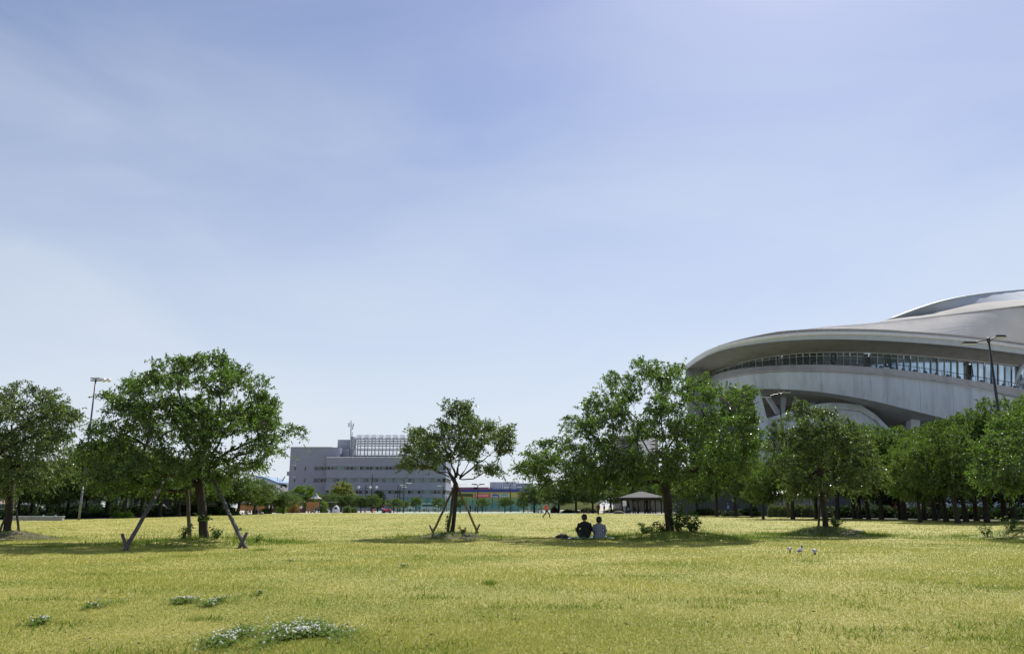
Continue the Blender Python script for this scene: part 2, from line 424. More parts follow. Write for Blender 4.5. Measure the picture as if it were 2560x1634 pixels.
# white clover: leaves and flower heads, one object per patch
m_clover = leaf_mat('clover_leaf', (.08, .125, .03), (.19, .26, .07), (1.4, 1.5, .8), .9, .3, 3, .1)
m_flower = M('clover_flower', (.72, .72, .62), .8, .2, 30)
def clover(px, py, rx, ry, nl, nf, label, seed):
    r_ = np.random.default_rng(seed); c = G(px, py); e = G(px + rx, py); f = G(px, py - ry)
    R = abs(e.x - c.x); D = abs(f.y - c.y)
    root = empty('clover_patch', (c.x, c.y, 0), 0, label, 'clover', 'white clover patches in the lawn'); root['kind'] = 'stuff'
    def pts(n):
        a = r_.uniform(0, 2 * np.pi, n); r = np.abs(r_.normal(0, .62, n)) * (1 + .25 * np.sin(2 * a + seed) + .18 * np.sin(5 * a + 2 * seed))
        x = R * r * np.cos(a); y = D * r * np.sin(a)
        keep = np.sin(x * 7.1 + seed) + np.sin(y * 3.7 + x * 3 + seed * 2) + r_.normal(0, .5, n) > -.1
        return x[keep], y[keep]
    x, y = pts(nl); n = len(x); z = r_.uniform(.02, .065, n); V = []
    ang = r_.uniform(0, 2 * np.pi, n); s = .018
    for k in range(3):
        a0 = ang + k * 2.094
        A = np.stack([x, y, z], 1)
        B = np.stack([x + s * np.cos(a0 - .5) * 1.3, y + s * np.sin(a0 - .5) * 1.3, z + r_.normal(0, .006, n)], 1)
        Cc = np.stack([x + s * np.cos(a0 + .5) * 1.3, y + s * np.sin(a0 + .5) * 1.3, z + r_.normal(0, .006, n)], 1)
        V.append(np.stack([A, B, Cc], 1))
    V = np.concatenate(V).reshape(-1, 3)
    o = link_mesh('leaves', tri_mesh('leaves', V, 3, r_.uniform(0, 1, len(V) // 3)), m_clover, root); o['kind'] = 'stuff'
    x, y = pts(nf); mb = MB()
    for i in range(len(x)):
        z = r_.uniform(.05, .085); q = r_.uniform(.007, .012)
        mb.lathe((x[i], y[i], z), [(.002, -q), (q * .8, -q * .5), (q, .2 * q), (q * .6, q * .8), (.001, q)], 6)
    o = mb.build('flowers', m_flower, root); o['kind'] = 'stuff'
for i, (a, lab) in enumerate([
    ((590, 1600, 66, 24, 2600, 130), 'dense white clover patch at the lower left, left half of the biggest bloom'),
    ((760, 1590, 104, 28, 5200, 300), 'largest white clover patch, thick with flowers in the foreground'),
    ((108, 1559, 34, 6, 700, 42), 'small clover patch nearest the left edge of the lawn'),
    ((246, 1558, 38, 8, 700, 36), 'small clover patch left of the big foreground bloom'),
    ((220, 1520, 48, 7, 300, 14), 'thin scatter of clover above two small patches at left'),
    ((458, 1507, 30, 5, 500, 34), 'narrow clover patch, left of a round one in mid lawn'),
    ((538, 1510, 22, 10, 700, 40), 'round clover patch in mid lawn'),
    ((650, 1487, 12, 4, 120, 6), 'tiny clover tuft right of the round patch'),
    ((726, 1406, 14, 2, 100, 8), 'tiny clover tuft below the big left tree'),
    ((938, 1435, 18, 3, 200, 22), 'small bright clover patch left of the centre line of the lawn'),
    ((976, 1461, 12, 3, 80, 7), 'faint clover flecks just below a small bright patch'),
    ((1008, 1418, 16, 2, 80, 8), 'faint clover flecks below the central staked tree'),
    ((1945, 1352, 34, 4, 500, 34), 'clover patch just behind the pigeons'),
    ((1230, 1350, 40, 3, 200, 26), 'line of clover at the shade edge right of the central tree'),
    ((2115, 1342, 50, 3, 250, 26), 'clover at the sunny foot of the bare mound')]):
    clover(*a, lab, 40 + i)

m_litter = leaf_mat('fallen_leaf', (.10, .07, .03), (.34, .26, .12), (1, 1, 1), .8, .1, 2, .1)
nl = 2600; y = 6 * (70 / 6) ** rg.uniform(0, 1, nl); x = y * rg.uniform(-.72, .72, nl)
Vt = []
for k in range(nl):
    a = rg.uniform(0, 6.28); s_ = rg.uniform(.012, .035) * (1 + y[k] / 60); c_, d_ = math.cos(a) * s_, math.sin(a) * s_; z = .02 + rg.uniform(0, .02)
    Vt += [(x[k] - c_, y[k] - d_, z), (x[k] - d_ * .5, y[k] + c_ * .5, z + rg.normal(0, .006)), (x[k] + c_, y[k] + d_, z + .006)]
o = link_mesh('fallen_leaves', tri_mesh('fallen_leaves', np.array(Vt), 3, rg.uniform(0, 1, nl)), m_litter)
tag(o, 'dry leaves and flecks scattered thinly over the lawn', 'leaves', kind='stuff')

nc = 150; cy_ = 6 * (45 / 6) ** rg.uniform(0, 1, nc); cx_ = cy_ * rg.uniform(-.7, .7, nc); per = 130
x = np.repeat(cx_, per) + rg.normal(0, .30, nc * per) * np.repeat(rg.uniform(.4, 2.0, nc), per); y = np.repeat(cy_, per) + rg.normal(0, .22, nc * per) * np.repeat(rg.uniform(.4, 1.8, nc), per)
o = blades('weed_flushes', x, y, rg.gamma(4, .0095, len(x)), rg.uniform(.008, .02, len(x)), rg, lean=.9, tintv=rg.uniform(-1.1, .3, len(x)))
tag(o, 'fresh green weedy flushes dotted through the lawn', 'grass', kind='stuff')
# ------------------------------------------------------------------ trees
def in_poly(x, y, poly):
    p = np.asarray(poly, float); c = np.zeros(len(x), bool); j = len(p) - 1
    for i in range(len(p)):
        xi, yi = p[i]; xj, yj = p[j]
        cond = ((yi > y) != (yj > y)) & (x < (xj - xi) * (y - yi) / (yj - yi + 1e-12) + xi)
        c ^= cond; j = i
    return c

def leaves_mesh(name, B, D, L, rng, wr=.46, up=.9):
    """B base points, D directions, L lengths -> folded two-face leaves"""
    n = len(B); D = D / (np.linalg.norm(D, axis=1, keepdims=True) + 1e-9)
    N = rng.normal(size=(n, 3)); N[:, 2] = np.abs(N[:, 2]) + up
    S = np.cross(D, N); S /= (np.linalg.norm(S, axis=1, keepdims=True) + 1e-9); U = np.cross(S, D)
    Lc = L[:, None]; W_ = Lc * wr * .5
    mid = B + D * Lc * .45; fold = U * Lc * .10
    tip = B + D * Lc - U * Lc * .12
    V = np.stack([B, mid - S * W_ + fold, tip, B, tip, mid + S * W_ + fold], 1).reshape(-1, 3)
    t = np.repeat(rng.uniform(0, 1, n), 2)
    return tri_mesh(name, V, 3, t)

class Skel:
    def __init__(s, trunk):
        s.P = [np.array(p, float) for p in trunk]; s.par = [i - 1 for i in range(len(trunk))]
        s.chains = [list(range(len(trunk)))]; s.dirs = []
        s.load = [0.0] * len(trunk)
    def connect(s, T, step, rng, first, upb=.25, pen=1.2):
        A = np.array(s.P[first:]); d = T - A; L = np.linalg.norm(d, axis=1)
        hor = np.hypot(d[:, 0], d[:, 1])
        cost = L + pen * np.maximum(0, A[:, 2] - T[2] + .30 * hor)
        i = int(np.argmin(cost)) + first
        a = s.P[i]; pi = s.par[i]
        pd = a - s.P[pi] if pi >= 0 else np.array([0, 0, 1.]); pd = pd / (np.linalg.norm(pd) + 1e-9)
        dist = np.linalg.norm(T - a)
        c = a + (T - a) * .45 + (pd * .22 + np.array([0, 0, upb * .5])) * dist * .6
        n = max(1, int(round(dist / step))); ch = [i]; prev = i
        for k in range(1, n + 1):
            t = k / n; p = (1 - t) ** 2 * a + 2 * t * (1 - t) * c + t * t * T
            if k < n: p = p + rng.normal(0, .035 * min(1, dist), 3)
            s.P.append(p); s.par.append(prev); s.load.append(0); prev = len(s.P) - 1; ch.append(prev)
        s.chains.append(ch); return prev
    def add_path(s, pts, rng, step=.28):
        pts = [np.array(p, float) for p in pts]; A = np.array(s.P)
        i = int(np.argmin(np.linalg.norm(A[2:] - pts[0], axis=1))) + 2
        ch = [i]; prev = i; cur = s.P[i]
        for p in pts:
            n = max(1, int(round(np.linalg.norm(p - cur) / step))); a0 = cur
            for k in range(1, n + 1):
                q = a0 + (p - a0) * k / n + rng.normal(0, .022, 3)
                s.P.append(q); s.par.append(prev); s.load.append(0); prev = len(s.P) - 1; ch.append(prev)
            cur = p
        s.chains.append(ch)
    def radii(s, rb, tips, expo=.5, rmin=.004):
        ld = np.zeros(len(s.P)); ld[tips] = 1
        for i in range(len(s.P) - 1, -1, -1):
            if s.par[i] >= 0: ld[s.par[i]] += ld[i]
        return np.maximum(rmin, rb * (np.maximum(ld, .6) / ld[0]) ** expo)

def build_tree(root, rng, trunk, rb, centres, nsub, csize, test, leafL, nleaf, mleaf, shoot=.35, thick=.02, bark=m_bark, ctr=None, expo=.5, flare=1.5, droop=.38, sides=8, bare=0.0, paths=()):
    """all coordinates local to root"""
    sk = Skel(trunk); nt_ = len(trunk); first = max(1, nt_ // 2)
    for p_ in paths: sk.add_path(p_, rng)
    if paths: first = nt_ - 1
    c0 = np.array(trunk[-1])
    order = np.argsort(np.linalg.norm(centres - c0, axis=1))
    hubs = []
    for i in order: hubs.append((centres[i], sk.connect(centres[i], .32, rng, first)))
    n_main = len(sk.P); tips = []; E = []; Dv = []
    ctr = c0 if ctr is None else ctr
    for cpos, hub in hubs:
        k = max(3, int(nsub * rng.uniform(.6, 1.4)))
        q = rng.normal(size=(k, 3)); q /= np.linalg.norm(q, axis=1, keepdims=True)
        q *= (rng.uniform(0, 1, k) ** .45)[:, None] * np.array([csize, csize, csize * .55]) * rng.uniform(.8, 1.25)
        pts = cpos + q; pts = pts[test(pts)]
        P_ = [sk.P[j] for j in range(hub, hub - 1, -1)]
        for T in pts:
            n0 = len(sk.P); e = sk.connect(T, .22, rng, max(first, nt_), .15, .8) if False else None
            # attach to nearest of the hub's own nodes
            cand = sk_local(sk, hub, 9); A = np.array([sk.P[j] for j in cand])
            j = cand[int(np.argmin(np.linalg.norm(A - T, axis=1)))]
            a = sk.P[j]; mid = (a + T) / 2 + rng.normal(0, .03, 3) + np.array([0, 0, .03])
            sk.P.append(mid); sk.par.append(j); sk.load.append(0); m_ = len(sk.P) - 1
            sk.P.append(T); sk.par.append(m_); sk.load.append(0); t_ = len(sk.P) - 1
            sk.chains.append([j, m_, t_]); tips.append(t_)
            if rng.uniform() > bare:
                o = T - ctr; o = o / (np.linalg.norm(o) + 1e-9)
                dv = o * .8 + rng.normal(0, .5, 3) + np.array([0, 0, .30]); dv /= np.linalg.norm(dv)
                E.append(T); Dv.append(dv)
    R = sk.radii(rb, tips, expo)
    for i in range(nt_): R[i] = max(R[i] if i else 0, rb * (1 - .8 * (i / nt_) ** 1.3))
    R[0] *= flare; R[1] *= (1 + (flare - 1) * .35) if nt_ > 2 else 1
    big = MB(); small = MB()
    for ci, ch in enumerate(sk.chains):
        rr = [R[j] for j in ch]
        if ci > 0: rr[0] = min(R[ch[0]], rr[1] * 1.25)
        pts = [sk.P[j] for j in ch]
        if max(rr[1:]) > thick: big.tube(pts, rr, sides if max(rr) > .06 else 5, cap=False)
        else: small.tube(pts, rr, 3, cap=False)
    big.build('trunk', bark, root, smooth=True)
    if small.v: small.build('branches', m_twig if bark is m_bark else bark, root)
    # leafy shoots
    E = np.array(E); Dv = np.array(Dv); n = len(E)
    ls = shoot * rng.uniform(.55, 1.25, n) * np.where(rng.uniform(size=n) < .16, 2.0, 1.0)
    k = nleaf; t = (np.arange(k) + .5) / k
    t = np.clip(t[None, :] + rng.uniform(-.4, .4, (n, k)) / k, 0, 1)
    Pp = E[:, None, :] - Dv[:, None, :] * (ls * .25)[:, None, None] + Dv[:, None, :] * (ls[:, None] * t)[:, :, None]
    Pp[:, :, 2] -= (t ** 2) * ls[:, None] * .38
    side = rng.normal(size=(n, k, 3)); ld = Dv[:, None, :] * .45 + side * .55; ld[:, :, 2] -= droop * rng.uniform(.3, 1.3, (n, k))
    B = Pp.reshape(-1, 3); D = ld.reshape(-1, 3)
    L = leafL * rng.uniform(.7, 1.2, len(B))
    link_mesh('crown', leaves_mesh('crown', B, D, L, rng), mleaf, root)
    return len(B)
def sk_local(sk, hub, n):
    out_ = [hub]; j = hub
    for _ in range(n):
        j = sk.par[j]
        if j < 0 or j < 3: break
        out_.append(j)
    return out_

def hero(key, name, label, cat, poly, base, trunk_px, rb, seed, ncl, nsub, csize, mleaf, leafL=.115, nleaf=12, thin=1.0, shoot=.42, limbs=(), bare=0.0, expo=.5, group='cherry trees standing on the lawn', holes=()):
    rng = np.random.default_rng(seed); Y0 = base.y
    root = empty(name, base, 0, label, cat, group); b = np.array(base)
    poly = np.array(poly, float)
    # half width of the crown row by row, for its depth
    ys = poly[:, 1]; xs = poly[:, 0]
    gxv, gyv = np.meshgrid(np.arange(xs.min(), xs.max(), 4), np.arange(ys.min(), ys.max(), 4))
    ins = in_poly(gxv.ravel(), gyv.ravel(), poly).reshape(gxv.shape)
    rowc = np.array([(gxv[i][ins[i]].mean() if ins[i].any() else xs.mean()) for i in range(len(gxv))])
    roww = np.array([(np.ptp(gxv[i][ins[i]]) / 2 if ins[i].any() else 2.) for i in range(len(gxv))])
    gy1 = gyv[:, 0]; mpp = Y0 / F
    C = []; tries = 0
    while len(C) < ncl and tries < 60000:
        tries += 1
        px = rng.uniform(xs.min(), xs.max()); py = rng.uniform(ys.min(), ys.max())
        if not in_poly(np.array([px]), np.array([py]), poly)[0]: continue
        if any(in_poly(np.array([px]), np.array([py]), h)[0] for h in holes): continue
        c = np.interp(py, gy1, rowc); w = np.interp(py, gy1, roww); q = min(1, abs(px - c) / (w + 1e-6))
        dep = math.sqrt(max(0, 1 - q * q)) * w * mpp * .85
        s = rng.uniform(-1, 1); s = np.sign(s) * abs(s) ** .6
        P = np.array(at(px, py, Y0 + s * dep)) - b
        if C and np.min(np.linalg.norm((np.array(C) - P) * np.array([1, 1, 1.5]), axis=1)) < csize * .82 * thin: continue
        C.append(P)
    C = np.array(C)
    tr = [np.array(at(x, y, Y0)) - b for x, y in trunk_px]; tr[0] = np.array([tr[0][0], 0, -.15])
    # resample trunk
    T = [tr[0]]
    for a_, b_ in zip(tr[:-1], tr[1:]):
        n = max(1, int(np.linalg.norm(b_ - a_) / .3))
        for k in range(1, n + 1): T.append(a_ + (b_ - a_) * k / n + rng.normal(0, .012, 3))
    def test(P):
        px, py = proj(P + b); r = in_poly(px, py, poly)
        for h in holes: r &= ~in_poly(px, py, h)
        return r
    C2 = list(C); paths = [[np.array(at(x, y, Y0 + dy)) - b for (x, y, dy) in pts] for pts in limbs]
    n = build_tree(root, rng, T, rb, np.array(C2), nsub, csize, test, leafL, nleaf, mleaf, shoot=shoot, bare=bare, expo=expo, paths=paths)
    print(key, 'clusters', len(C), 'leaves', n)
    return root

P1 = [(510,864),(521,887),(545,884),(579,875),(568,902),(612,920),(623,938),(650,942),(674,947),(678,964),(670,997),(699,1004),(692,1029),(699,1055),(725,1060),(747,1062),(763,1080),(743,1095),(732,1131),(714,1157),(695,1150),(667,1146),(656,1168),(619,1171),(583,1193),(528,1208),(488,1196),(419,1214),(364,1226),(291,1232),(225,1222),(196,1180),(204,1117),(219,1073),(233,1058),(280,1048),(299,1044),(262,1030),(255,1018),(284,1004),(250,990),(208,980),(210,973),(260,968),(273,960),(266,938),(290,938),(320,945),(350,935),(383,930),(375,904),(390,900),(412,898),(437,900),(470,895),(490,893),(499,869)]
P2 = [(1108,1009),(1119,996),(1128,1006),(1147,1004),(1177,1010),(1190,1031),(1182,1042),(1204,1056),(1223,1055),(1250,1064),(1272,1055),(1285,1060),(1280,1078),(1294,1086),(1278,1102),(1287,1118),(1270,1130),(1245,1138),(1250,1150),(1235,1158),(1246,1172),(1268,1184),(1262,1192),(1236,1182),(1223,1194),(1210,1172),(1196,1180),(1182,1198),(1158,1221),(1141,1208),(1114,1198),(1103,1176),(1067,1172),(1040,1176),(1021,1182),(996,1175),(990,1151),(1005,1137),(988,1124),(1024,1114),(1026,1083),(1016,1063),(1040,1072),(1076,1065),(1103,1064),(1092,1047),(1098,1042),(1114,1050),(1111,1028),(1104,1022)]
P3 = [(1656,884),(1668,898),(1684,890),(1681,906),(1712,911),(1719,923),(1747,927),(1779,932),(1772,955),(1793,962),(1832,949),(1828,972),(1877,967),(1898,983),(1874,1008),(1877,1025),(1902,1036),(1888,1057),(1909,1071),(1905,1106),(1890,1150),(1860,1190),(1800,1222),(1740,1215),(1688,1204),(1631,1202),(1561,1212),(1500,1222),(1456,1222),(1400,1222),(1336,1211),(1340,1194),(1298,1183),(1285,1166),(1317,1148),(1306,1127),(1317,1104),(1345,1110),(1371,1097),(1406,1093),(1421,1085),(1408,1071),(1401,1051),(1435,1037),(1445,1030),(1440,1018),(1459,995),(1491,990),(1496,970),(1526,963),(1510,946),(1520,911),(1554,904),(1580,912),(1607,893),(1617,902),(1645,900)]
P4 = [(2004,988),(2012,1006),(2028,994),(2036,1017),(2070,1024),(2105,1027),(2112,1044),(2140,1060),(2165,1080),(2180,1110),(2200,1150),(2215,1190),(2190,1222),(2140,1232),(2090,1222),(2070,1229),(2010,1237),(1965,1230),(1938,1190),(1912,1150),(1908,1120),(1925,1095),(1918,1071),(1950,1047),(1980,1032),(1989,1005)]
P0 = [(-60,975),(-10,985),(22,970),(26,942),(50,950),(73,962),(91,975),(142,976),(160,986),(168,1015),(190,1026),(208,1022),(204,1046),(182,1062),(184,1102),(197,1117),(190,1150),(170,1190),(120,1215),(80,1238),(20,1236),(-60,1240),(-150,1220),(-180,1120),(-150,1040),(-100,1000)]
P5 = [(2480, 1050), (2460, 1095), (2430, 1120), (2445, 1165), (2420, 1190), (2460, 1215), (2520, 1228), (2580, 1225), (2660, 1235), (2760, 1240), (2820, 1200), (2850, 1130), (2835, 1050), (2770, 985), (2700, 955), (2620, 960), (2570, 985), (2520, 1010)]
GRP = 'cherry trees standing on the lawn'
hero('t1', 'cherry_tree', 'big dense cherry tree at left, propped by two leaning poles', 'tree', P1, TB['t1'], [(514,1357),(508,1300),(501,1240),(496,1180),(499,1150)], .155, 5, 185, 21, .50, m_leaf, .105, 20, limbs=[[(478,1215,.2),(440,1228,.4),(390,1220,.7),(320,1200,.9)], [(485,1190,0),(440,1160,.2),(380,1120,.4),(300,1080,.3)], [(496,1150,0),(480,1090,.1),(460,1020,.1),(440,960,0)], [(505,1150,0),(515,1080,-.2),(520,1000,-.1),(515,920,0)], [(510,1160,0),(545,1110,.2),(580,1050,.3),(620,990,.3)], [(515,1170,0),(570,1130,.4),(640,1100,.6),(710,1075,.5)], [(500,1170,0),(530,1120,1.4),(560,1050,2)], [(500,1170,0),(470,1110,-1.4),(430,1040,-2)], [(505,1180,0),(570,1150,-1),(630,1130,-1.5)]])
hero('t2', 'cherry_tree', 'slender open cherry tree in the middle held by wooden props', 'tree', P2, TB['t2'], [(1128,1343),(1135,1290),(1139,1245),(1141,1212)], .082, 6, 110, 15, .42, m_leaf2, .11, 15, holes=[[(1095,1160),(1190,1150),(1180,1200),(1158,1215),(1150,1230),(1120,1230),(1108,1190)], [(1190,1140),(1240,1128),(1246,1152),(1200,1165)]], limbs=[[(1130,1195,0),(1108,1160,.2),(1080,1120,.5),(1050,1090,.7)], [(1122,1190,.1),(1095,1178,.3),(1060,1160,.4),(1025,1140,.3)], [(1138,1190,0),(1132,1150,.2),(1122,1100,.4),(1118,1050,.3)], [(1146,1180,0),(1146,1140,-.2),(1150,1090,-.2),(1145,1030,-.1)], [(1152,1190,0),(1172,1160,-.3),(1196,1130,-.6),(1225,1095,-.8)], [(1150,1195,0),(1185,1165,.4),(1220,1140,.7),(1260,1110,.8)], [(1155,1200,-.1),(1185,1195,-.4),(1215,1178,-.5),(1255,1187,-.5)], [(1140,1190,0),(1150,1150,.9),(1160,1100,1.4)], [(1140,1190,0),(1128,1150,-.9),(1110,1110,-1.5)]], expo=.52)
hero('t3', 'cherry_tree', 'widest cherry tree, leafy shoots round its foot, beside the seated couple', 'tree', P3, TB['t3'], [(1676,1345),(1673,1290),(1668,1240),(1663,1205),(1661,1170)], .16, 12, 240, 21, .54, m_leaf, .108, 19, holes=[[(1592,1098),(1630,1092),(1648,1100),(1646,1122),(1606,1128)], [(1664,1108),(1684,1104),(1692,1122),(1668,1132)]], limbs=[[(1650,1180,0),(1632,1150,.2),(1612,1110,.3),(1590,1070,.2),(1560,1010,0)], [(1655,1170,0),(1657,1100,0),(1655,1020,.1),(1655,940,0)], [(1658,1150,0),(1675,1110,-.2),(1690,1095,-.2),(1700,1040,-.3)], [(1680,1190,0),(1700,1160,0),(1725,1120,.2),(1770,1070,.5),(1830,1010,.6)], [(1640,1205,.1),(1600,1208,.4),(1540,1200,.8),(1450,1170,1),(1360,1150,.8)], [(1645,1190,0),(1590,1170,-.8),(1520,1120,-1.4),(1460,1070,-1.2)], [(1670,1190,0),(1730,1180,-.8),(1800,1150,-1.4)], [(1660,1180,0),(1665,1120,1.5),(1650,1050,2.2)], [(1660,1180,0),(1690,1120,-1.5),(1700,1040,-2.2)]])
hero('t4', 'cherry_tree', 'medium cherry tree on a bare earth mound in front of the arena', 'tree', P4, TB['t4'], [(2068,1332),(2063,1300),(2056,1250),(2053,1195),(2050,1175)], .125, 8, 130, 18, .48, m_leaf2, .11, 17, limbs=[[(2040,1150,0),(2020,1120,0),(2000,1060,.1)], [(2052,1140,0),(2045,1090,0),(2030,1030,0)], [(2062,1160,0),(2090,1125,.2),(2120,1085,.3)], [(2045,1170,.1),(1995,1150,.3),(1945,1130,.4)], [(2060,1180,0),(2110,1165,-.3),(2160,1140,-.4)], [(2050,1160,0),(2060,1120,1.2),(2065,1070,1.6)], [(2050,1160,0),(2040,1120,-1.2),(2020,1070,-1.6)]], bare=.08)
hero('t0', 'cherry_tree', 'cherry tree with thin bare upper twigs cut by the left edge', 'tree', P0, TB['t0'], [(16,1345),(22,1290),(26,1240),(30,1190),(28,1130),(30,1060)], .13, 9, 135, 22, .50, m_leaf2, .11, 17, limbs=[[(60,1160,0),(100,1110,.3),(150,1070,.4)], [(-10,1160,0),(-60,1110,.3),(-120,1080,.4)], [(34,1120,0),(45,1050,0),(55,990,0)], [(28,1110,0),(0,1060,1),(-30,1010,1.4)], [(32,1110,0),(60,1060,-1),(90,1020,-1.4)]], bare=.06)
hero('t5', 'cherry_tree', 'cherry tree mostly outside the right edge, its shade on the lawn', 'tree', P5, TB['t5'], [(2625,1340),(2628,1290),(2630,1230),(2636,1170),(2640,1100)], .15, 10, 150, 22, .55, m_leaf, .11, 15, limbs=[])

# ---- prototypes for the trees farther off
def proto(name, seed, H, R, trunkH, mleaf, ncl, nsub, csize, leafL, nleaf, rb=.21, bottom=.32, roundness=1.0, twin=False, shoot=.45, bark=m_bark_l):
    rng = np.random.default_rng(seed); root = empty(name)
    cz = trunkH + (H - trunkH) * .42; up = H - cz; dn = cz - trunkH * .9
    lob = rng.uniform(0, 6.28, 6)
    def test(P):
        z = np.where(P[:, 2] > cz, (P[:, 2] - cz) / up, (cz - P[:, 2]) / dn)
        a = np.arctan2(P[:, 1], P[:, 0]); rr = R * (1 + .14 * np.sin(3 * a + lob[0]) + .09 * np.sin(5 * a + lob[1]) + .08 * np.sin(P[:, 2] * 2.4 + lob[2] + a))
        r = np.hypot(P[:, 0], P[:, 1]) / rr
        return r ** (2 * roundness) + np.abs(z) ** 2 < 1
    C = []
    t = 0
    while len(C) < ncl and t < 20000:
        t += 1; p = np.array([rng.uniform(-R, R), rng.uniform(-R, R), rng.uniform(trunkH * .9, H)])
        if not test(p[None])[0]: continue
        if np.linalg.norm(p - np.array([0, 0, cz])) < R * .22: continue
        if C and np.min(np.linalg.norm(np.array(C) - p, axis=1)) < csize * .66: continue
        C.append(p)
    lean = rng.normal(0, .12, 2)
    top = trunkH + (H - trunkH) * .35
    tr = [np.array([lean[0] * k / 6 * top * .5, lean[1] * k / 6 * top * .5, -.1 + (top + .1) * k / 6]) for k in range(7)]
    n = build_tree(root, rng, tr, rb, np.array(C), nsub, csize, test, leafL, nleaf, mleaf, shoot=shoot, thick=.03, bark=bark, sides=7, ctr=np.array([0, 0, cz - .5]), droop=.12)
    print(name, n)
    return root
PR = {}
PR['a'] = proto('cherry_tree', 21, 8, 4.0, 2.0, m_leaf_bg, 150, 15, .80, .20, 13)
PR['b'] = proto('cherry_tree', 22, 8, 4.2, 1.9, m_leaf_bg, 150, 15, .80, .20, 13)
PR['c'] = proto('cherry_tree', 23, 8, 3.7, 2.2, m_leaf_bg, 140, 15, .80, .20, 13)
PR['d'] = proto('broadleaf_tree', 24, 8, 3.6, 1.5, m_leaf_br, 190, 16, .62, .24, 10, roundness=.9)
PR['e'] = proto('broadleaf_tree', 25, 8, 3.6, 1.5, m_leaf_pale, 190, 16, .62, .24, 10, roundness=.9)
PR['f'] = proto('evergreen_tree', 26, 8, 3.4, 1.4, m_leaf_dk, 160, 15, .75, .25, 10)
PR['g'] = proto('pruned_tree', 27, 4, 2.5, 1.7, m_leaf_bg, 60, 16, .5, .19, 10, rb=.10)
PR['h'] = proto('pruned_tree', 28, 4, 2.5, 1.7, m_leaf_bg, 60, 16, .5, .19, 10, rb=.10)
PR['k'] = proto('columnar_tree', 29, 8, 1.5, .6, m_leaf_br, 80, 14, .5, .22, 10)
used = set()
def put(p, px, Y, topy, wpx, label, group, rz=None, name=None, cat='tree', mat=None):
    src = PR[p]; H0 = {'g': 4, 'h': 4}.get(p, 8); R0 = {'a': 4.0, 'b': 4.2, 'c': 3.7, 'd': 3.6, 'e': 3.6, 'f': 3.4, 'g': 2.5, 'h': 2.5, 'k': 1.5}[p]
    o = src if p not in used else copy_tree(src); used.add(p)
    o.location = gx(px, Y); h = zat(topy, Y); s = h / (H0 * 1.03); w = wpx * Y / F / (2 * R0)
    o.scale = (w, w, s); o.rotation_euler = (0, 0, random.uniform(0, 6.28) if rz is None else rz)
    tag(o, label, cat, group); o.name = name or src.name.split('.')[0]
    return o
random.seed(5)
gR = 'park trees in front of the arena'; gL = 'park trees along the left side'; gM = 'park trees round the gazebo'
